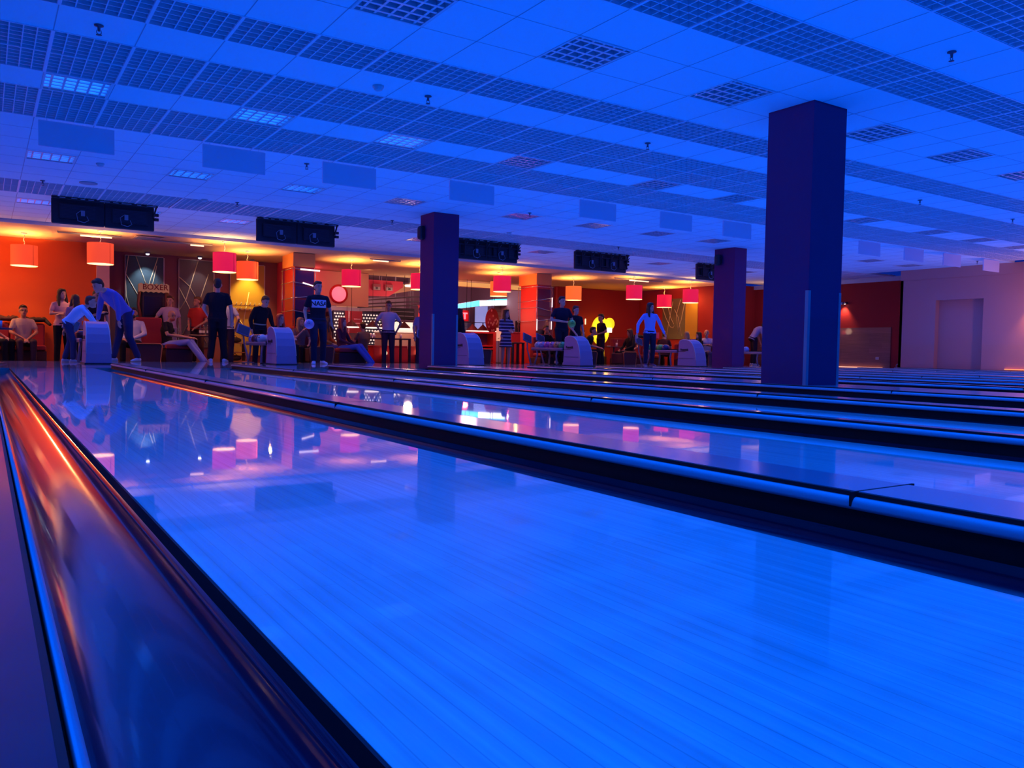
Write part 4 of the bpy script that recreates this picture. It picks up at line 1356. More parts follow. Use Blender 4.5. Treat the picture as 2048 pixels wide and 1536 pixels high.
# red shelf unit
t = thing('shelf_unit', 'open red shelf unit under the brown cone lamps', 'shelf unit', (13.35, 22.4, SF))
MB().box(0.40, 0.52, -0.2, 0.2, 0, 1.08).build('side_panel', M_cred, t)
MB().box(-0.75, -0.65, -0.2, 0.2, 0, 1.08).build('side_panel', M_cred, t)
for z in (0.06, 0.50, 0.60, 1.02):
    MB().box(-0.65, 0.40, -0.2, 0.2, z, z+0.05).build('shelf_board', M_cred, t)
MB().box(-0.65, 0.40, 0.17, 0.2, 0.0, 1.02).build('back_panel', mat('shelf_back', (0.25, 0.05, 0.08), 0.6), t)
ball((13.2, 22.3, SF+0.65+0.108), 'maroon', 'red ball lying in the open red shelf unit')
t = thing('paper_sheet', 'white notice sheet hanging beside the red shelf unit', 'notice', (13.93, 22.15, 0.67))
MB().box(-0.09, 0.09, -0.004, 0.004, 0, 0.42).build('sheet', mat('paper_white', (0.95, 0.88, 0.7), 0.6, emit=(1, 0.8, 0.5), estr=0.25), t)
MB().box(-0.04, 0.02, -0.006, -0.004, 0.06, 0.075).box(-0.02, 0.05, -0.006, -0.004, 0.09, 0.10).build('print', M_dark, t)
MB().tube([(0, 0, 0.42), (0, 0.2, 0.44)], 0.005, 5).tube([(0, 0, 0), (0, 0, SF-0.67)], 0.008, 5).build('holder', M_leg, t)
# LED sign, back windows
t = thing('light_strip', 'long glowing strip sign shading from cyan to white, high behind the striped dress woman', 'light strip', (16.7, 27.2, 2.0))
c_ = MB().prism([(-1.65, -0.10), (-0.5, 0.06), (1.40, 0.20), (1.40, 0.47), (-0.5, 0.32), (-1.65, 0.10)], 'Y', 0, 0.08)
c_.build('strip_housing', M_steel, t)
a_ = MB().prism([(-1.63, -0.08), (-0.5, 0.08), (-0.5, 0.30), (-1.63, 0.08)], 'Y', -0.01, 0)
a_.build('cyan_section', mat('led_cyan', (0.2, 0.9, 1), 0.4, emit=(0.05, 0.75, 1.0), estr=1.6), t)
MB().prism([(-0.5, 0.08), (1.38, 0.22), (1.38, 0.40), (-0.5, 0.29)], 'Y', -0.01, 0).build('white_section', mat('led_white', (1, 1, 1), 0.4, emit=(0.95, 1.0, 1.0), estr=2.6), t)
MB().prism([(-0.2, 0.31), (1.38, 0.40), (1.38, 0.46), (0.2, 0.38)], 'Y', -0.01, 0).build('cyan_edge', MATS['led_cyan'], t)
M_wood2 = plank_wood('brown_slat_board', (0.42, 0.30, 0.24), (0.34, 0.24, 0.2), 0.12, 1.5, 0.6, 0.1, 'X')
for (xa, xb, l) in ((15.7, 16.72, 'brown planked board left of the pale column'), (17.2, 17.44, 'narrow brown planked board right of the pale column')):
    pass
t = thing('board_panel', 'brown planked wall board behind the neon sign', 'wall board', (16.2, 29.0, 1.2))
MB().box(-0.5, 0.4, 0.05, 0.99, 0.3, 0.36).build('wall_bracket', M_steel, t)
MB().box(-0.6, 0.5, 0, 0.05, 0, 0.95).build('board', mat('brown_board', (0.40, 0.27, 0.22), 0.6), t)
g_ = MB()
for k in range(5):
    g_.box(-0.6, 0.5, -0.006, 0, 0.12+0.18*k, 0.13+0.18*k)
g_.box(-0.02, 0.01, -0.008, 0, 0, 0.95).build('groove', M_dark, t)
t = thing('board_panel', 'brown planked wall board behind the striped dress woman', 'wall board', (18.0, 27.6, 1.1))
MB().box(-0.85, 0.62, 0, 0.05, 0, 1.1).build('board', MATS['brown_board'], t)
g_ = MB()
for k in range(6):
    g_.box(-0.85, 0.62, -0.006, 0, 0.1+0.18*k, 0.11+0.18*k)
g_.build('groove', M_dark, t)
t = thing('display_column', 'pale blue lit square column under the strip sign', 'column', (17.0, 28.4, SF))
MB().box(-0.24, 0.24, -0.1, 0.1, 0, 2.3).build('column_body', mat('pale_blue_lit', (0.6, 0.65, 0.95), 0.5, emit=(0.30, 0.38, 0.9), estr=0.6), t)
# pizza-like round board, oval dark board, neon letters
t = thing('round_sign', 'large round dark red sign with pale spots, left of the striped dress woman', 'sign', (14.55, 23.6, 1.38))
MB().lathe([(0.004, 0), (0.42, 0), (0.42, 0.04), (0.004, 0.045)], n=40, M=Matrix.Diagonal((0.62, 1, 1, 1)) @ Mx, cap=False).build('disc', mat('sign_red', (0.35, 0.02, 0.05), 0.5), t)
rr = random.Random(5)
sp_ = MB()
for k in range(16):
    a, r_ = rr.random()*2*PI, 0.36*math.sqrt(rr.random())
    sp_.ell((0.62*r_*math.cos(a), -0.045, r_*math.sin(a)), (0.03, 0.008, 0.04), 8, 5)
sp_.build('spot_pattern', mat('sign_spots', (0.75, 0.4, 0.4), 0.5), t)
MB().tube([(0, 0, 0.4), (0, 0, LC-1.38)], 0.008, 5).build('hanger', M_leg, t)
t = thing('oval_board', 'dark oval board with faint swirls, standing on the red counter', 'board', (15.38, 22.95, 1.0))
MB().rbox(-0.28, 0.28, 0, 0.04, 0.0, 0.38, 0.12, seg=5).build('board', M_dark, t)
s_ = MB()
for k in range(3):
    s_.tube([(-0.16+0.14*k+0.05*math.cos(a), -0.004, 0.19+0.07*math.sin(a)) for a in [q*0.7 for q in range(8)]], 0.006, 5)
s_.build('swirl_pattern', mat('swirl', (0.3, 0.08, 0.1), 0.5), t)
t = thing('neon_sign', 'small red neon sign partly hidden by the dark-clothed woman', 'neon sign', (13.55, 23.9, 1.45))
MB().rbox(-0.36, 0.28, 0.02, 0.06, -0.12, 0.26, 0.03).build('backing', M_dred, t)
text_part('YT', 'neon_letters', 0.30, mat('neon_red', (1, 0.2, 0.2), 0.4, emit=(1.0, 0.12, 0.16), estr=2.5), t, (0.02, 0.0, 0.05), (PI/2, 0, 0), bold=0.012, depth=0.01)
MB().tube([(0.2, 0.04, 0.26), (0.2, 0.04, LC-1.45)], 0.008, 5).build('hanger', M_leg, t)
# dark wall cabinet and bright fridge front by the pillar
t = thing('menu_screen', 'black overhead box above the bright screen, right of the man in the white tee', 'screen', (13.1, 27.5, 1.45))
MB().tube([(-0.3, 0.1, 0.4), (-0.3, 0.1, 1.6)], 0.02, 6).tube([(0.3, 0.1, 0.4), (0.3, 0.1, 1.6)], 0.02, 6).build('hanger', M_steel, t)
MB().rbox(-0.55, 0.45, 0, 0.2, 0.0, 0.42, 0.03).build('case', M_dark, t)
MB().box(-0.5, 0.4, -0.01, 0, 0.28, 0.30).box(-0.5, 0.4, -0.01, 0, 0.12, 0.14).build('trim_strip', M_steel, t)
t = thing('bright_screen', 'bright white slanted screen on the bar, right of the man in the white tee', 'screen', (12.65, 26.6, 0.98))
MB().box(-0.3, 0.3, 0.07, 0.12, SF-0.98, 0.0).build('stand', M_dark, t)
MB().prism([(-0.5, 0), (0.45, 0), (0.45, 0.34), (-0.45, 0.34)], 'Y', 0, 0.06).build('lit_panel', mat('screen_lit', (1, 0.95, 0.85), 0.5, emit=(1.0, 0.88, 0.72), estr=0.85), t)
MB().box(-0.5, 0.45, 0.06, 0.12, -0.03, 0.34).build('case', M_dark, t)
t = thing('post', 'bright red square post just left of the foul line pillar', 'post', (12.75, 25.0, SF))
MB().box(-0.22, 0.22, -0.15, 0.15, 0, 1.95).build('post_body', mat('post_red', (0.85, 0.05, 0.04), 0.6), t)
MB().box(-0.24, 0.24, -0.17, 0.17, 1.95, 2.0).build('post_cap', M_dred, t)
for k, (x, z) in enumerate(((10.3, 0.30), (11.42, 0.30))):
    t = thing('bottle_light', f'small glowing bottle-shaped lamp low behind the drinks table, {("left", "right")[k]} one', 'lamp', (x, 22.9, z-0.12), 0, 'small glowing lamps')
    MB().lathe([(0.004, 0), (0.055, 0.0), (0.06, 0.06), (0.02, 0.15), (0.016, 0.25), (0.004, 0.26)], n=14).build('glow_body', mat('bottle_glow', (1, 0.8, 0.5), 0.4, emit=(1.0, 0.8, 0.5), estr=2.0), t)
    MB().box(-0.08, 0.08, -0.08, 0.08, SF-(z-0.12), 0.0).build('stand', M_dred, t)
# yellow lit sign against the right back wall
M_yel = mat('sign_yellow', (1, 0.9, 0.1), 0.5, emit=(1.0, 0.78, 0.015), estr=0.95)
M_dk = M_dark
t = thing('lit_sign', 'glowing yellow round-topped sign on a short stem, behind the standing man at the red wall', 'lit sign', (19.28, 23.5, SF))
Mq = Matrix.Rotation(PI/2, 4, 'X')
MB().lathe([(0.004, 0), (0.40, 0), (0.43, 0.03), (0.40, 0.06), (0.004, 0.06)], n=40, M=Matrix.Translation((-0.08, -0.03, 1.28)) @ Matrix.Diagonal((1, 1, 1.25, 1)) @ Mq, cap=False).build('sign_disc', M_yel, t)
MB().lathe([(0.004, 0), (0.22, 0), (0.22, 0.05), (0.004, 0.05)], n=30, M=Matrix.Translation((0.34, -0.06, 1.55)) @ Mq, cap=False).build('side_disc', M_yel, t)
MB().box(0.14, 0.42, -0.14, -0.06, 1.22, 1.40).build('white_panel', mat('sign_white', (1, 1, 0.95), 0.5, emit=(1, 0.95, 0.85), estr=1.2), t)
MB().box(-0.14, 0.10, -0.10, -0.02, 0.32, 0.66).build('stem', M_yel, t)
MB().box(-0.2, 0.2, -0.12, 0.1, 0.0, 0.32).build('base', M_dark, t)
tag(MB().rbox(-0.02, 0.02, -0.02, 0.02, -0.11, 0.11, 0.015).build('wall_lamp', mat('wall_lamp_glow', (1, 0.7, 0.4), 0.5, emit=(1, 0.6, 0.35), estr=1.8), loc=(18.9, 23.96, 1.50)), 'slim vertical glowing wall lamp on the red back wall', 'wall lamp')
# lower wall dado of the back wall
struct(MB().box(17.6, 21.58, 23.94, 24.0, -0.12, 0.95), 'trim_6', mat('dado_red', (0.26, 0.012, 0.03), 0.6))

# ------------------------------------------------------------------ right side: wall lamps and sockets
def wall_lamp(x, y, z, label, tgt, power, col):
    t = thing('wall_lamp', label, 'wall lamp', (x, y, z))
    MB().rbox(-0.03, 0.0, -0.10, 0.10, -0.02, 0.05, 0.02).build('wall_plate', M_dark, t)
    for s in (-1, 1):
        MB().lathe([(0.012, 0.05), (0.03, 0.04), (0.045, -0.03)], n=14, M=Matrix.Translation((-0.09, s*0.05, 0.0)) @ Matrix.Rotation(0.25*s, 4, 'X'), cap=False).build('lamp_cup', M_rod, t)
        MB().ell((-0.09, s*0.05, -0.015), (0.03, 0.03, 0.02), 10, 6).build('bulb', mat('bulb_bright', (1, 0.9, 0.8), 0.4, emit=(1.0, 0.75, 0.55), estr=6.0), t)
    MB().tube([(-0.02, 0, 0.02), (-0.09, 0, 0.02)], 0.012, 6).build('arm', M_dark, t)
    spot_light('lamp_beam', (x-0.14, y, z-0.03), tgt, col, power, 85, 0.8)


wall_lamp(24.0, 16.55, 2.12, 'twin wall lamp with a warm downward beam on the red wall, above the wood panel', (24.15, 16.55, 0.9), 34, (1.0, 0.5, 0.25))
wall_lamp(RX, 9.95, 2.0, 'wall lamp with an orange beam at the edge of the tan wall', (RX+0.1, 9.95, 0.6), 60, (1.0, 0.5, 0.12))
point_light('wall_wash', (21.4, 9.2, 1.4), (1.0, 0.45, 0.2), 42, 0.1)  # added warm fill on the tan wall, no fitting of its own
t = thing('wall_socket', 'small white wall socket low on the wood panel', 'socket', (23.97, 15.3, 0.32))
MB().rbox(-0.012, 0, -0.06, 0.06, -0.04, 0.04, 0.006).build('face_plate', M_white, t)
MB().ell((-0.012, 0.025, 0), (0.004, 0.016, 0.016), 10, 6).ell((-0.012, -0.025, 0), (0.004, 0.016, 0.016), 10, 6).build('socket_hole', M_grey, t)
t = thing('light_strip', 'warm glowing strip along the floor below the wood panel', 'light strip', (23.93, 17.4, 0.0))
MB().box(-0.03, 0.03, -2.3, 2.3, 0.0, 0.03).build('glow_strip', mat('floor_glow', (1, 0.7, 0.5), 0.5, emit=(1.0, 0.42, 0.22), estr=1.2), t)
t = thing('light_strip', 'orange glowing strip at the foot of the tan wall', 'light strip', (RX-0.03, 9.5, 0.09))
MB().box(-0.02, 0.02, -2.0, 1.2, 0.0, 0.02).build('glow_strip', mat('floor_glow_orange', (1, 0.5, 0.2), 0.5, emit=(1.0, 0.35, 0.08), estr=1.0), t)
t = thing('rope_coil', 'small pale ring at the foot of the red corner', 'ring', (23.9, 14.55, 0.09))
MB().tube([(0, 0.06*math.cos(a), 0.06*math.sin(a)) for a in [k*PI/8 for k in range(17)]], 0.012, 6).build('ring', M_white, t)

# ------------------------------------------------------------------ warm lights for the seating and bar, mostly added fills without fittings
point_light('bar_fill', (10.6, 26.6, 2.5), (1.0, 0.48, 0.42), 70, 0.3)  # added fills that light the bar room
point_light('bar_fill', (15.2, 26.2, 2.5), (1.0, 0.48, 0.50), 60, 0.3)
point_light('bar_counter_glow', (11.9, 24.6, 1.6), (1.0, 0.6, 0.4), 25, 0.15)
spot_light('beige_wash', (9.9, 22.9, 2.7), (9.6, 24.2, 2.0), (1.0, 0.50, 0.28), 26, 110, 0.9)
point_light('pink_wash', (7.9, 23.6, 2.5), (1.0, 0.12, 0.2), 16, 0.1)
point_light('neon_glow', (13.6, 23.7, 1.5), (1.0, 0.08, 0.08), 8, 0.1)
point_light('yellow_sign_glow', (19.2, 23.2, 1.2), (1.0, 0.35, 0.02), 22, 0.15)
point_light('orange_wall_wash', (-0.9, 20.55, 1.75), (1.0, 0.40, 0.13), 85, 0.03)  # added fill that brightens the orange wall, no lamp stands here
point_light('corner_fill', (20.9, 19.9, 1.9), (1.0, 0.4, 0.2), 7, 0.1)  # small fill added to lift the dark wall corner
point_light('corridor_fill', (22.7, 18.9, 2.3), (1.0, 0.45, 0.25), 10, 0.1)  # corridor fill, added without a fitting
point_light('red_column_wash', (13.7, 21.2, 1.7), (1.0, 0.08, 0.10), 17, 0.03)
point_light('gold_strip_wash', (21.2, 20.9, 2.3), (1.0, 0.5, 0.12), 10, 0.1)
point_light('column_head_fill', (6.15, 20.75, 2.3), (1.0, 0.5, 0.12), 9, 0.03)  # fill added to brighten the orange column head
point_light('column_head_fill', (13.85, 20.95, 2.35), (1.0, 0.5, 0.12), 8, 0.03)
# ------------------------------------------------------------------ people
def remesh(mb, name, m, parent, voxel=0.012, smooth=4):
    me = mb.mesh(name, m)
    o = bpy.data.objects.new(name, me)
    COL.objects.link(o)
    r = o.modifiers.new('r', 'REMESH')
    r.mode = 'VOXEL'
    r.voxel_size = voxel
    r.use_smooth_shade = True
    s = o.modifiers.new('s', 'SMOOTH')
    s.factor = 0.5
    s.iterations = smooth
    dg = bpy.context.evaluated_depsgraph_get()
    dg.update()
    me2 = bpy.data.meshes.new_from_object(o.evaluated_get(bpy.context.evaluated_depsgraph_get()))
    o.modifiers.clear()
    o.data = me2
    bpy.data.meshes.remove(me)
    me2.name = name
    if not me2.materials:
        me2.materials.append(m)
    me2.polygons.foreach_set('use_smooth', [True]*len(me2.polygons))
    o.parent = parent
    return o


def cloth(c, rough=0.85):
    return mat('cloth_%03d_%03d_%03d' % tuple(int(v*255) for v in c), c, rough, spec=0.2)


SKIN = mat('skin', (0.62, 0.34, 0.26), 0.55)
SKIN2 = mat('skin_warm', (0.52, 0.25, 0.17), 0.55)
HAIRM = {n: mat('hair_'+n, c, 0.6) for n, c in (('dark', (0.025, 0.014, 0.014)), ('brown', (0.09, 0.035, 0.02)), ('blond', (0.45, 0.25, 0.12)), ('red', (0.42, 0.06, 0.05)), ('bright', (0.75, 0.55, 0.45)))}
M_eye = mat('eye_dark', (0.02, 0.015, 0.015), 0.3)
M_lip = mat('lip', (0.42, 0.13, 0.12), 0.5)

STAND = dict(P=(0, 0, .95), C=(0, 0, 1.24), N=(0, .01, 1.46), H=(0, -.018, 1.615), Sh=(.185, 0, 1.415), El=(.245, .015, 1.13), Wr=(.25, -.06, .89), Hi=(.09, 0, .92), Kn=(.10, -.01, .50), An=(.11, .02, .085))
SIT = dict(P=(0, .10, .50), C=(0, .13, .80), N=(0, .10, 1.03), H=(0, .07, 1.19), Sh=(.185, .12, .985), El=(.25, .02, .72), Wr=(.13, -.24, .60), Hi=(.09, .08, .49), Kn=(.13, -.36, .50), An=(.13, -.36, .085))


def person(label, x, y, f, h, pose, ov=None, top=(0.02, 0.02, 0.03), sleeve='short', bottom=(0.03, 0.03, 0.07), legs='trousers', shoe=(0.5, 0.5, 0.6), hair='short', hc='dark',
           look=(0, 0), skin=SKIN, build=1.0, zf=0.0, head=1.0, beard=False, topmat=None, female=False, print_=None, belt=None, glasses=False, held=None):
    rot = math.radians(f) - math.atan2(x, y)
    t = thing('person', label, 'person', (x, y, zf), rot)
    k = h/1.75
    J = {}
    for nme, v in (STAND if pose == 'stand' else SIT).items():
        if nme in 'PCNH':
            J[nme] = Vector(v)
        else:
            J[nme+'L'] = Vector((-v[0], v[1], v[2]))
            J[nme+'R'] = Vector(v)
    for nme, v in (ov or {}).items():
        J[nme] = Vector(v)
    for nme in J:
        J[nme] = J[nme]*k
    b = build*k
    wf = 0.88 if female else 1.0
    side = (J['ShR']-J['ShL']).normalized()
    hside = (J['HiR']-J['HiL']).normalized()

    def torso(m, g, sc, z0=0.0, hip=True, flare=0.0, up=1.0):
        P, C, N = J['P'], J['C'], J['N']
        d1 = (C-P).normalized()
        d2 = (N-C).normalized()
        f1 = hside.cross(d1)
        f2 = side.cross(d2)
        rg = []
        hipw = 0.165*(1.02 if female else 0.98)
        W = [(P-d1*0.06*k, hside, f1, hipw-0.02, .10), (P, hside, f1, hipw, .115), (P+(C-P)*.35, hside, f1, .145*wf, .10), (P+(C-P)*.65, side, f2, .152*wf, .105),
             (C, side, f2, .172*wf, .118), (C+(N-C)*.4, side, f2, .178*wf, .112), (C+(N-C)*.72, side, f2, .165*wf, .09), (C+(N-C)*.9, side, f2, .10*wf, .07), (N, side, f2, .058, .058)]
        if not hip:
            W = W[1:]
        if flare:
            W = [(P-d1*flare*k, hside, f1, hipw+0.035, .135)] + W
        for c, s_, f_, rx, ry in W:
            rg.append((c, s_*(rx*b+g), f_*(ry*b+g)))
        m.loft(rg, 18)
        return d1, f2

    # --- body
    m = MB()
    d1, f2 = torso(m, -0.012, 1)
    m.cone(J['N']-(J['H']-J['N'])*0.1, .056*k, J['N']+(J['H']-J['N'])*0.6, .052*k)
    Rh = Matrix.Rotation(math.radians(look[0]), 3, 'Z') @ Matrix.Rotation(math.radians(look[1]), 3, 'X')
    H = J['H']
    hk = k*head*1.05

    def hp(v):
        return H + Rh @ (Vector(v)*hk)
    m.ell(hp((0, .012, .03)), (.076*hk, .094*hk, .092*hk), 18, 12, R=Rh)
    m.ell(hp((0, -.022, -.045)), (.058*hk, .066*hk, .070*hk), 16, 10, R=Rh)
    m.ell(hp((0, -.088, -.012)), (.013*hk, .018*hk, .022*hk), 8, 6, R=Rh)
    m.ell(hp((0, -.068, -.088)), (.028*hk, .022*hk, .020*hk), 8, 6, R=Rh)
    for s in (-1, 1):
        m.ell(hp((s*.078, .012, -.005)), (.012*hk, .022*hk, .032*hk), 8, 6, R=Rh)
    for s in 'LR':
        sg = -1 if s == 'L' else 1
        Sh, El, Wr = J['Sh'+s], J['El'+s], J['Wr'+s]
        m.cone(Sh+Vector((0, 0, -.022*k)), .042*b*wf, Sh+(El-Sh)*.55, .043*b*wf)
        m.cone(Sh+(El-Sh)*.55, .043*b*wf, El, .039*b*wf)
        m.cone(El, .039*b*wf, Wr, .025*b*wf)
        d = (Wr-El).normalized()
        if s in (held or {}) and held[s] is not None:
            d = (d*0.5 + Vector(held[s])*0.8).normalized()
        a = d.cross(Vector((0, 0, 1)))
        a = a.normalized() if a.length > 0.2 else Vector((0, 1, 0))
        q = d.cross(a)
        m.ell(Wr+d*.05*k, (.03*k, .03*k, .045*k), 10, 7, R=d.to_track_quat('Z', 'Y').to_matrix())
        for fi in range(4):
            off = a*(.026-.0175*fi)*k
            L = (.062, .072, .068, .052)[fi]*k
            p0 = Wr+d*.08*k+off
            p1 = p0+d*L*.55+q*.006*k
            p2 = p1+d*L*.45+q*(.022*k)
            m.cone(p0, .0105*k, p1, .010*k, 8).cone(p1, .010*k, p2, .0085*k, 8)
        m.cone(Wr+d*.03*k+a*.022*k, .013*k, Wr+d*.075*k+a*.055*k+q*.01*k, .010*k, 8)
    for s in 'LR':
        m.cone(J['Hi'+s], .085*b, J['Kn'+s], .053*b)
        m.cone(J['Kn'+s], .053*b, J['An'+s]+(J['Kn'+s]-J['An'+s])*.55, .053*b)
        m.cone(J['An'+s]+(J['Kn'+s]-J['An'+s])*.55, .053*b, J['An'+s], .034*b)
    body = remesh(m, 'body', skin, t, 0.0125*max(k, 0.8))
    # --- face
    e = MB()
    for s in (-1, 1):
        e.ell(hp((s*.031, -.080, .012)), (.011*hk, .007*hk, .006*hk), 8, 5, R=Rh)
        e.ell(hp((s*.032, -.080, .032)), (.018*hk, .006*hk, .004*hk), 8, 5, R=Rh)
    e.build('eyes', M_eye, t)
    MB().ell(hp((0, -.087, -.052)), (.022*hk, .006*hk, .006*hk), 8, 5, R=Rh).build('mouth', M_lip, t)
    if glasses:
        g_ = MB()
        for s in (-1, 1):
            g_.tube([hp((s*.034+.024*math.cos(a), -.095, .012+.018*math.sin(a))) for a in [q*PI/5 for q in range(11)]], .003, 5)
            g_.tube([hp((s*.058, -.09, .015)), hp((s*.082, .01, .012))], .0025, 5)
        g_.build('spectacles', M_eye, t)
    hm = HAIRM[hc]
    if beard:
        MB().ell(hp((0, -.036, -.068)), (.060*hk, .062*hk, .048*hk), 14, 8, R=Rh).build('beard', hm, t)
    # --- hair
    if hair != 'bald':
        g = MB()
        g.ell(hp((0, .030, .055)), (.083*hk, .092*hk, .086*hk), 16, 10, R=Rh)
        g.ell(hp((0, .055, .015)), (.074*hk, .072*hk, .085*hk), 14, 9, R=Rh)
        g.ell(hp((0, -.030, .098)), (.062*hk, .055*hk, .034*hk), 12, 7, R=Rh)
        if hair == 'long':
            g.ell(hp((0, .02, .04)), (.094*hk, .094*hk, .096*hk), 14, 9, R=Rh @ Matrix.Rotation(0.5, 3, 'X'))
            g.ell(hp((0, .062, -.06)), (.088*hk, .056*hk, .13*hk), 14, 9, R=Rh)
            g.ell(hp((0, .078, -.16)), (.085*hk, .045*hk, .12*hk), 14, 9, R=Rh)
            for s in (-1, 1):
                g.cone(hp((s*.070, .0, .03)), .028*hk, hp((s*.086, -.015, -.13)), .036*hk)
                g.cone(hp((s*.086, -.015, -.13)), .036*hk, hp((s*.092, -.045, -.24)), .024*hk)
        if hair == 'bun':
            g.ell(hp((0, .085, .12)), (.045*hk, .045*hk, .045*hk), 10, 7)
        remesh(g, 'hair', hm, t, 0.011, 3)
    # --- top
    tm = topmat or cloth(top)
    g = MB()
    torso(g, .014, 1, flare=(0.34 if legs == 'dress' else 0.03), hip=True)
    for s in 'LR':
        Sh, El, Wr = J['Sh'+s], J['El'+s], J['Wr'+s]
        g.cone(Sh+Vector((0, 0, -.022*k))-side*(.012*k if s == 'R' else -.012*k), .058*b*wf, Sh+(El-Sh)*.62, .057*b*wf)
        g.cone(J['N']+(Sh-J['N'])*.25-Vector((0, 0, .015*k)), .040*b, Sh-Vector((0, 0, .012*k)), .042*b*wf)
        if sleeve == 'long':
            g.cone(Sh+(El-Sh)*.62, .060*b*wf, El, .054*b*wf)
            g.cone(El, .054*b*wf, Wr-(Wr-El)*.10, .040*b*wf)
    tp = remesh(g, 'dress' if legs == 'dress' else 'shirt', tm, t, 0.0125)
    # --- legs
    bm_ = cloth(bottom)
    if legs in ('trousers', 'shorts'):
        g = MB()
        P = J['P']
        rg = []
        for c, rx, ry in ((P-d1*.09*k, .12, .10), (P-d1*.04*k, .162, .118), (P, .170, .122), (P+d1*.05*k, .158, .112)):
            rg.append((c, hside*(rx*b+.008), hside.cross(d1)*(ry*b+.008)))
        g.loft(rg, 18)
        for s in 'LR':
            g.cone(J['Hi'+s]-Vector((0, 0, .01*k)), .100*b, J['Kn'+s], .076*b)
            if legs == 'trousers':
                g.cone(J['Kn'+s], .070*b, J['An'+s]+Vector((0, 0, .03*k)), .063*b)
        remesh(g, 'trousers' if legs == 'trousers' else 'shorts', bm_, t, 0.0125)
    elif legs == 'dress' and False:
        pass
    # --- shoes
    fwd = Vector((0, -1, 0))
    for s in 'LR':
        A = J['An'+s]
        sg = -1 if s == 'L' else 1
        dirv = (fwd + Vector((sg*.25, 0, 0))).normalized()
        g = MB()
        zb = A.z-.085*k
        up_ = Vector((0, 0, 1))
        sd = dirv.cross(up_)
        rings = []
        for u, wd, hh in ((-.075, .022, .05), (-.06, .038, .075), (0.0, .041, .085), (.07, .043, .060), (.13, .046, .045), (.165, .036, .035), (.185, .014, .02)):
            rings.append((Vector((A.x, A.y, zb+hh*.5*k))+dirv*u*k, sd*wd*k, up_*hh*.5*k))
        g.loft(rings, 12)
        so = g.build('shoe', cloth(shoe, 0.5), t)
        MB().loft([(Vector((A.x, A.y, zb+.007*k))+dirv*u*k, sd*wd*k, up_*.008*k) for u, wd in ((-.08, .02), (-.06, .04), (.0, .042), (.08, .044), (.13, .048), (.17, .038), (.19, .014))], 12).build('sole', M_white, so)
    if belt:
        MB().loft([(J['P']+d1*(.055+q)*k, hside*(.150*b+.018), hside.cross(d1)*(.11*b+.018)) for q in (0, .03)], 18).build('belt', cloth(belt), t)
    if print_:
        rx, ry = (.178*wf*b+.016), (.118*b+.020)
        zc = J['C'].z+.03*k

        def curve(px, pz, d=0.0):
            u = max(-.97, min(.97, px/rx))
            return Vector((px, J['C'].y-ry*math.sqrt(1-u*u)-d, pz))
        g = MB()
        n = 12
        vs = [curve(-.155+.31*i/n, zc+dz, d) for d in (.002, .005) for dz in (-.085, .085) for i in range(n+1)]
        q = n+1
        for i in range(n):
            g_ = None
        fs = [(2*q+i, 2*q+i+1, 3*q+i+1, 3*q+i) for i in range(n)] + [(i+1, i, q+i, q+i+1) for i in range(n)] + [(i, i+1, 2*q+i+1, 2*q+i) for i in range(n)] + [(q+i+1, q+i, 3*q+i, 3*q+i+1) for i in range(n)]
        pm = g.add(vs, fs, 0, True).build('shirt_print', cloth((0.55, 0.62, 0.85)), tp)
        tx = text_part(print_, 'print_letters', .135, M_dark, pm, (0, 0, 0), (0, 0, 0), bold=0.004, xs=1.0, depth=0.0)
        for v in tx.data.vertices:
            px, pz = v.co.x*1.0, v.co.y
            v.co = curve(px, zc+pz, .008)
    return t


def shade_c(r, g, b):
    return tuple(((v/255)**2.2) for v in (r, g, b))


HIPS = dict(ElL=(-.34, .06, 1.16), WrL=(-.24, .0, .98), ElR=(.34, .06, 1.16), WrR=(.24, .0, .98))
CROSS = dict(ElL=(-.24, -.06, 1.17), WrL=(.02, -.20, 1.20), ElR=(.24, -.06, 1.17), WrR=(-.04, -.21, 1.16))
WALK = dict(KnL=(-.10, -.14, .52), AnL=(-.11, -.20, .085), KnR=(.10, .05, .49), AnR=(.11, .26, .12))
F0 = SF
navy, black = (0.03, 0.035, 0.10), (0.012, 0.010, 0.018)
# left group
person('person in a purple shirt seated at the left edge behind the round table', 0.12, 20.5, 60, 1.7, 'sit', None, (0.25, 0.08, 0.22), 'short', black, zf=F0)
person('seated man in a pale printed tee, hands clasped, on the long bench', 0.73, 20.75, 8, 1.72, 'sit', dict(WrL=(-.03, -.30, .56), WrR=(.03, -.30, .56)), (0.55, 0.42, 0.36), 'short', (0.09, 0.05, 0.06), 'trousers', (0.6, 0.4, 0.35), look=(0, 0), zf=F0, skin=SKIN2, glasses=True)
person('smiling woman with dark hair in a pink striped top, arms folded', 1.42, 20.1, 10, 1.66, 'stand', CROSS, (0.70, 0.36, 0.38), 'short', black, shoe=(0.4, 0.3, 0.3), hair='long', hc='dark', female=True, zf=F0, look=(20, 0))
person('girl with brown hair in a mauve top seen from behind the boy', 1.60, 19.2, -150, 1.50, 'stand', dict(WrL=(-.10, -.3, 1.1), ElL=(-.24, -.1, 1.15)), (0.35, 0.16, 0.25), 'short', black, hair='long', hc='brown', female=True, zf=F0)
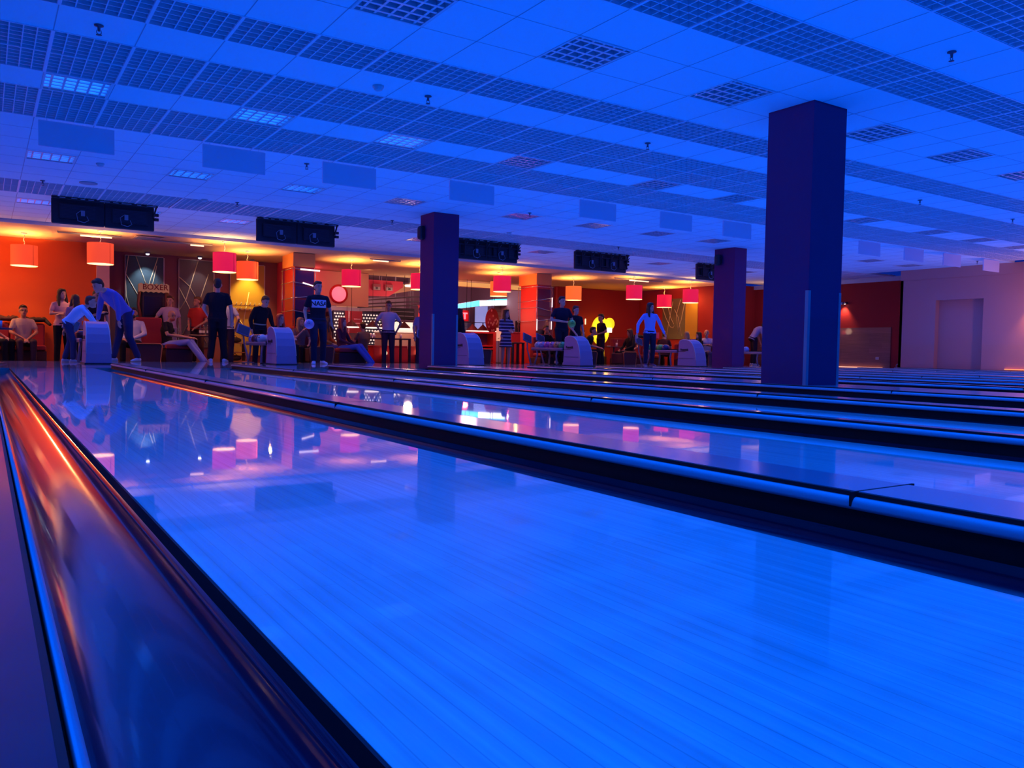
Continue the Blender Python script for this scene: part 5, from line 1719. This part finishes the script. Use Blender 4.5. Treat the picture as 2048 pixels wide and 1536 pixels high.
person('boy in a bright light blue shirt leaning over the first ball return', 1.42, 17.55, 78, 1.40, 'stand',
       dict(P=(0, .10, .95), C=(0, -.10, 1.18), N=(0, -.27, 1.33), H=(0, -.40, 1.44), ShL=(-.17, -.24, 1.28), ShR=(.17, -.24, 1.28), ElL=(-.22, -.38, 1.10), WrL=(-.16, -.50, .92), ElR=(.22, -.36, 1.08), WrR=(.16, -.50, .90), HiL=(-.09, .1, .92), HiR=(.09, .1, .92), KnR=(.1, .08, .5), AnR=(.1, .2, .09), KnL=(-.1, -.02, .5), AnL=(-.1, -.02, .085)),
       (0.32, 0.62, 0.98), 'long', (0.05, 0.06, 0.16), hair='short', hc='brown', head=1.12)
person('man in a black tee with a grey belt behind the boy and the bent man', 2.02, 19.4, 25, 1.62, 'stand', dict(ElL=(-.25, -.05, 1.12), WrL=(-.02, -.25, 1.22)), (0.035, 0.012, 0.02), 'short', (0.04, 0.015, 0.03), 'shorts', hair='short', hc='dark', belt=(0.25, 0.2, 0.14), zf=F0, skin=SKIN2, look=(0, 10))
person('tall man in a blue shirt bending down beside the first ball return', 2.34, 18.35, -52, 1.86, 'stand',
       dict(P=(0, .12, .95), C=(0, -.11, 1.18), N=(0, -.33, 1.35), H=(0, -.48, 1.42), ShL=(-.19, -.25, 1.31), ShR=(.19, -.25, 1.31), ElL=(-.22, -.27, 1.03), WrL=(-.20, -.33, .80), ElR=(.22, -.22, 1.02), WrR=(.22, -.20, .79), HiL=(-.09, .1, .92), HiR=(.09, .1, .92), KnL=(-.1, .05, .5), AnL=(-.12, -.05, .085), KnR=(.12, .10, .5), AnR=(.14, .28, .09)),
       (0.10, 0.14, 0.55), 'long', (0.03, 0.035, 0.12), hair='short', hc='dark', look=(0, 25))
person('seated bearded man in a white shirt beside the bent man in blue', 2.87, 20.45, -12, 1.76, 'sit', dict(WrR=(.05, -.22, .60)), (0.62, 0.55, 0.68), 'long', black, hair='short', hc='dark', beard=True, zf=F0, skin=SKIN2)
person('standing man with cropped hair in a lilac tee before the arcade machine', 3.93, 21.9, 12, 1.72, 'stand', dict(ElL=(-.34, -.04, 1.15), WrL=(-.38, -.18, .98)), (0.50, 0.40, 0.62), 'short', (0.5, 0.4, 0.55), hair='short', hc='brown', zf=F0, look=(-30, 0))
person('seated bald man in a black tee and pale blue jeans, turned away', 3.70, 20.35, 72, 1.74, 'sit', dict(H=(0, .0, 1.17), N=(0, .06, 1.02), WrL=(-.14, -.42, .66), WrR=(.14, -.42, .66), KnL=(-.12, -.42, .56), AnL=(-.12, -.75, .09), KnR=(.12, -.42, .56), AnR=(.12, -.72, .09)), black, 'short', (0.32, 0.34, 0.72), hair='bald', beard=True, hc='red', zf=F0, look=(-40, 15), skin=SKIN2)
person('man in a red polo shirt behind the bottles', 4.56, 21.7, -28, 1.72, 'stand', dict(WrL=(-.10, -.26, .95), WrR=(.10, -.26, .95)), (0.55, 0.04, 0.035), 'short', (0.05, 0.02, 0.04), hair='short', hc='brown', zf=F0, look=(-30, 0), skin=SKIN2)
person('tall man dressed all in black with his back turned', 4.32, 18.55, 178, 1.84, 'stand', dict(ElL=(-.27, .04, 1.13), WrL=(-.28, -.03, .88), ElR=(.27, .04, 1.13), WrR=(.20, -.22, .98), AnL=(-.14, .02, .085), AnR=(.14, .02, .085)), black, 'short', black, hair='short', hc='dark', build=1.08)
person('person in a light blue shirt half hidden behind the man in black', 4.98, 20.4, 150, 1.72, 'stand', HIPS, (0.35, 0.36, 0.60), 'short', (0.03, 0.02, 0.06), hair='short', hc='brown', zf=F0)
person('man in a black jacket with a pale belt leaning forward by the second rack', 5.42, 19.2, 35, 1.74, 'stand', dict(C=(0, -.05, 1.22), N=(0, -.14, 1.42), H=(0, -.24, 1.53), ShL=(-.19, -.1, 1.38), ShR=(.19, -.1, 1.38), ElL=(-.25, -.02, 1.1), ElR=(.26, -.1, 1.1), WrR=(.22, -.25, .92)), black, 'long', (0.015, 0.015, 0.03), hair='short', hc='brown', zf=F0, belt=(0.4, 0.36, 0.28), look=(0, 25))
person('seated woman with pinkish red hair in black, gesturing', 5.98, 19.25, 40, 1.68, 'sit', dict(WrL=(-.10, -.30, .72), WrR=(.08, -.36, .70)), black, 'long', black, hair='long', hc='red', female=True, zf=F0)
person('seated blonde woman behind the bowler in the logo shirt', 6.68, 19.95, 20, 1.62, 'sit', dict(WrL=(-.02, -.12, .95), ElL=(-.2, -.08, .75)), (0.25, 0.12, 0.12), 'short', black, hair='long', hc='blond', female=True, zf=F0, look=(20, 0))
person('man in a black tee with a pale lettered logo box, carrying a ball', 6.09, 17.1, 12, 1.80, 'stand', dict(ElL=(-.27, .02, 1.12), WrL=(-.27, -.14, .90), ElR=(.27, .06, 1.14), WrR=(.30, .04, .90), KnL=(-.10, -.12, .51), AnL=(-.10, -.10, .085), KnR=(.12, .0, .50), AnR=(.14, .14, .085)),
       (0.012, 0.014, 0.03), 'short', (0.02, 0.024, 0.06), shoe=(0.6, 0.6, 0.75), hair='short', hc='dark', print_='NASA', look=(18, 0))
ball((5.82, 16.88, 0.86), 'pale_blue', 'pale blue ball carried at hip height by the man in the logo tee', None, (-0.4, -1, 0.3))
person('seated woman in an orange top right of the man in the logo tee', 7.38, 20.05, 60, 1.70, 'sit', dict(C=(0, .06, .80), N=(0, -.02, 1.01), H=(0, -.07, 1.17)), (0.75, 0.28, 0.06), 'long', (0.1, 0.08, 0.25), hair='long', hc='brown', female=True, zf=F0)
person('seated woman with auburn hair in a black top and blue jeans', 7.72, 19.65, 60, 1.66, 'sit', dict(WrL=(-.05, -.30, .58), WrR=(.10, -.30, .58), KnL=(-.1, -.42, .54), AnL=(-.1, -.82, .09), KnR=(.1, -.42, .56), AnR=(.1, -.78, .09)), (0.10, 0.02, 0.05), 'long', (0.06, 0.12, 0.50), hair='long', hc='red', female=True, zf=F0, shoe=(0.25, 0.1, 0.15))
person('seated person with bright pale hair in a patterned red top', 8.75, 22.3, 150, 1.60, 'sit', None, (0.45, 0.12, 0.10), 'short', black, hair='long', hc='bright', female=True, zf=F0)
person('person with dark hair in a drab striped shirt, back turned, at the drinks table', 8.72, 21.0, -150, 1.58, 'sit', None, (0.18, 0.13, 0.12), 'short', (0.05, 0.04, 0.06), hair='short', hc='dark', zf=F0)
person('man in a white tee and dark trousers, hands on hips', 9.12, 20.1, 4, 1.76, 'stand', HIPS, (0.66, 0.56, 0.70), 'short', (0.05, 0.03, 0.07), hair='short', hc='brown', zf=F0, look=(-12, 8), skin=SKIN2)
person('person in a mauve shirt mostly hidden on the left of the foul line pillar', 9.86, 19.6, 30, 1.62, 'stand', None, (0.35, 0.2, 0.35), 'short', (0.05, 0.03, 0.07), hair='short', hc='brown', zf=F0)
person('woman in black just right of the foul line pillar', 10.98, 19.5, 120, 1.62, 'stand', dict(WrR=(.1, -.3, .95)), black, 'long', black, hair='long', hc='dark', female=True, zf=F0)

# striped dress
sm = mat('dress_stripes', (0.05, 0.03, 0.10), 0.8)
nt, N, L, bb = nodes_of(sm)
tc = N.new('ShaderNodeTexCoord')
sx = N.new('ShaderNodeSeparateXYZ')
ma = N.new('ShaderNodeMath')
ma.operation = 'MULTIPLY'
ma.inputs[1].default_value = 11.0
fr = N.new('ShaderNodeMath')
fr.operation = 'FRACT'
gt = N.new('ShaderNodeMath')
gt.operation = 'GREATER_THAN'
gt.inputs[1].default_value = 0.74
mx = N.new('ShaderNodeMix')
mx.data_type = 'RGBA'
mx.inputs[6].default_value = (0.05, 0.03, 0.10, 1)
mx.inputs[7].default_value = (0.60, 0.55, 0.75, 1)
L.new(tc.outputs['Object'], sx.inputs[0])
L.new(sx.outputs['Z'], ma.inputs[0])
L.new(ma.outputs[0], fr.inputs[0])
L.new(fr.outputs[0], gt.inputs[0])
L.new(gt.outputs[0], mx.inputs[0])
L.new(mx.outputs[2], bb.inputs['Base Color'])
person('long-haired woman in a dark dress with pale horizontal stripes', 12.44, 19.4, 28, 1.66, 'stand', dict(ElL=(-.22, -.05, 1.12), WrL=(-.02, -.22, 1.10), ElR=(.24, -.02, 1.12), WrR=(.10, -.24, 1.08)), sleeve='long', legs='dress', hair='long', hc='brown', female=True, zf=F0, topmat=sm, look=(15, 0), shoe=(0.5, 0.45, 0.6))
# right group
person('seated man in black with a hand held to his face', 14.42, 20.15, 25, 1.68, 'sit', dict(ElR=(.22, -.10, .72), WrR=(.06, -.08, 1.02)), black, 'long', black, hair='short', hc='dark', zf=F0, look=(15, 0), skin=SKIN2)
person('seated boy in a dark shirt right of the man holding his face', 14.98, 20.12, 20, 1.54, 'sit', None, (0.03, 0.015, 0.03), 'short', black, hair='short', hc='brown', zf=F0, look=(25, 0), skin=SKIN2)
person('man in dark clothes holding a green ball at his waist', 13.18, 17.75, 22, 1.86, 'stand', dict(ElL=(-.29, -.0, 1.15), WrL=(.02, -.20, 1.10), ElR=(.28, -.02, 1.14), WrR=(.22, -.22, 1.02), KnL=(-.09, -.06, .5), AnL=(-.08, .14, .12), AnR=(.10, -.04, .085)), (0.014, 0.012, 0.035), 'short', (0.012, 0.012, 0.03), shoe=(0.6, 0.6, 0.75), hair='short', hc='dark', look=(18, 0))
ball((13.26, 17.40, 1.12), 'lime', 'bright green ball held at the waist by the man in dark clothes', None, (-0.5, -1, 0.2))
person('younger man in black behind the fourth ball return, arm lowered to it', 14.0, 18.2, 30, 1.66, 'stand', dict(ElL=(-.25, -.10, 1.14), WrL=(-.16, -.30, .92)), black, 'short', black, hair='short', hc='brown', look=(30, 5))
person('person with a bare forehead seated far behind the younger man in black', 15.95, 20.9, 0, 1.66, 'sit', None, (0.05, 0.02, 0.04), 'short', black, hair='bald', zf=F0, skin=SKIN2)
person('seated man in black leaning forward, seen from the side, left of the yellow sign', 16.1, 20.2, 75, 1.74, 'sit', dict(C=(0, .02, .80), N=(0, -.08, 1.0), H=(0, -.14, 1.15), ShL=(-.18, -.05, .96), ShR=(.18, -.05, .96), WrL=(-.06, -.36, .62), WrR=(.06, -.36, .62)), black, 'short', black, hair='short', hc='dark', zf=F0)
person('seated woman with dark hair close to the glowing yellow sign', 16.75, 21.3, 40, 1.60, 'sit', None, (0.06, 0.02, 0.02), 'short', black, hair='long', hc='brown', female=True, zf=F0)
person('standing man in black with a bent arm before the yellow sign', 16.70, 20.35, -60, 1.72, 'stand', dict(ElL=(-.26, .04, 1.16), WrL=(-.14, -.22, 1.06), ElR=(.26, .04, 1.16), WrR=(.16, -.2, 1.08)), black, 'short', (0.02, 0.012, 0.03), shoe=(0.6, 0.5, 0.6), hair='short', hc='dark', zf=F0, look=(0, 8), skin=SKIN2)
person('seated long-haired woman in black beside the round table', 17.55, 20.0, -50, 1.66, 'sit', None, black, 'long', black, hair='long', hc='brown', female=True, zf=F0, look=(-20, 10), skin=SKIN2)
person('seated man with glasses behind the long-haired woman', 18.62, 21.1, -10, 1.66, 'sit', None, (0.10, 0.03, 0.06), 'short', black, hair='short', hc='dark', zf=F0, glasses=True, skin=SKIN2)
person('woman in a light blue crop top and dark wide trousers, arms held out', 15.72, 17.0, 22, 1.78, 'stand', dict(ElL=(-.34, .02, 1.14), WrL=(-.38, -.04, .90), ElR=(.33, .04, 1.14), WrR=(.44, .0, .90), KnL=(-.11, -.04, .5), AnL=(-.14, -.06, .085), AnR=(.13, .12, .085)), (0.22, 0.42, 0.95), 'long', (0.02, 0.02, 0.06), shoe=(0.08, 0.05, 0.15), hair='long', hc='dark', female=True, look=(28, 0))
person('dark-haired person with back turned, right of the woman in blue', 19.65, 20.5, 170, 1.64, 'sit', None, (0.06, 0.02, 0.04), 'short', black, hair='short', hc='brown', zf=F0)
person('seated person with light brown hair in the right corner group', 19.90, 19.65, 150, 1.62, 'sit', None, (0.12, 0.05, 0.05), 'short', black, hair='long', hc='blond', female=True, zf=F0)
person('seated woman with black hair in the right corner group', 20.22, 19.55, -60, 1.62, 'sit', None, black, 'short', black, hair='long', hc='dark', female=True, zf=F0)
person('seated bald man in a white tee with his arms folded, next to the maroon pillar', 20.55, 19.42, 0, 1.74, 'sit', dict(WrL=(.05, -.18, .80), WrR=(-.05, -.18, .78), ElL=(-.26, -.02, .76), ElR=(.26, -.02, .76)), (0.6, 0.5, 0.65), 'short', (0.1, 0.06, 0.12), hair='bald', zf=F0, skin=SKIN2)
person('seated man in a dark tee partly hidden by the maroon pillar', 20.92, 19.38, -20, 1.74, 'sit', None, (0.06, 0.04, 0.10), 'short', (0.1, 0.06, 0.12), hair='bald', zf=F0, skin=SKIN2)
person('man in a white shirt bending over behind the large pillar, back turned', 22.1, 18.7, 110, 1.72, 'stand', dict(P=(0, .06, .93), C=(0, -.08, 1.18), N=(0, -.26, 1.32), H=(0, -.38, 1.36), ShL=(-.18, -.2, 1.30), ShR=(.18, -.2, 1.30), ElL=(-.22, -.22, 1.02), ElR=(.22, -.22, 1.02), WrL=(-.2, -.3, .8), WrR=(.2, -.3, .8)), (0.42, 0.36, 0.55), 'short', (0.02, 0.015, 0.03), hair='short', hc='dark')
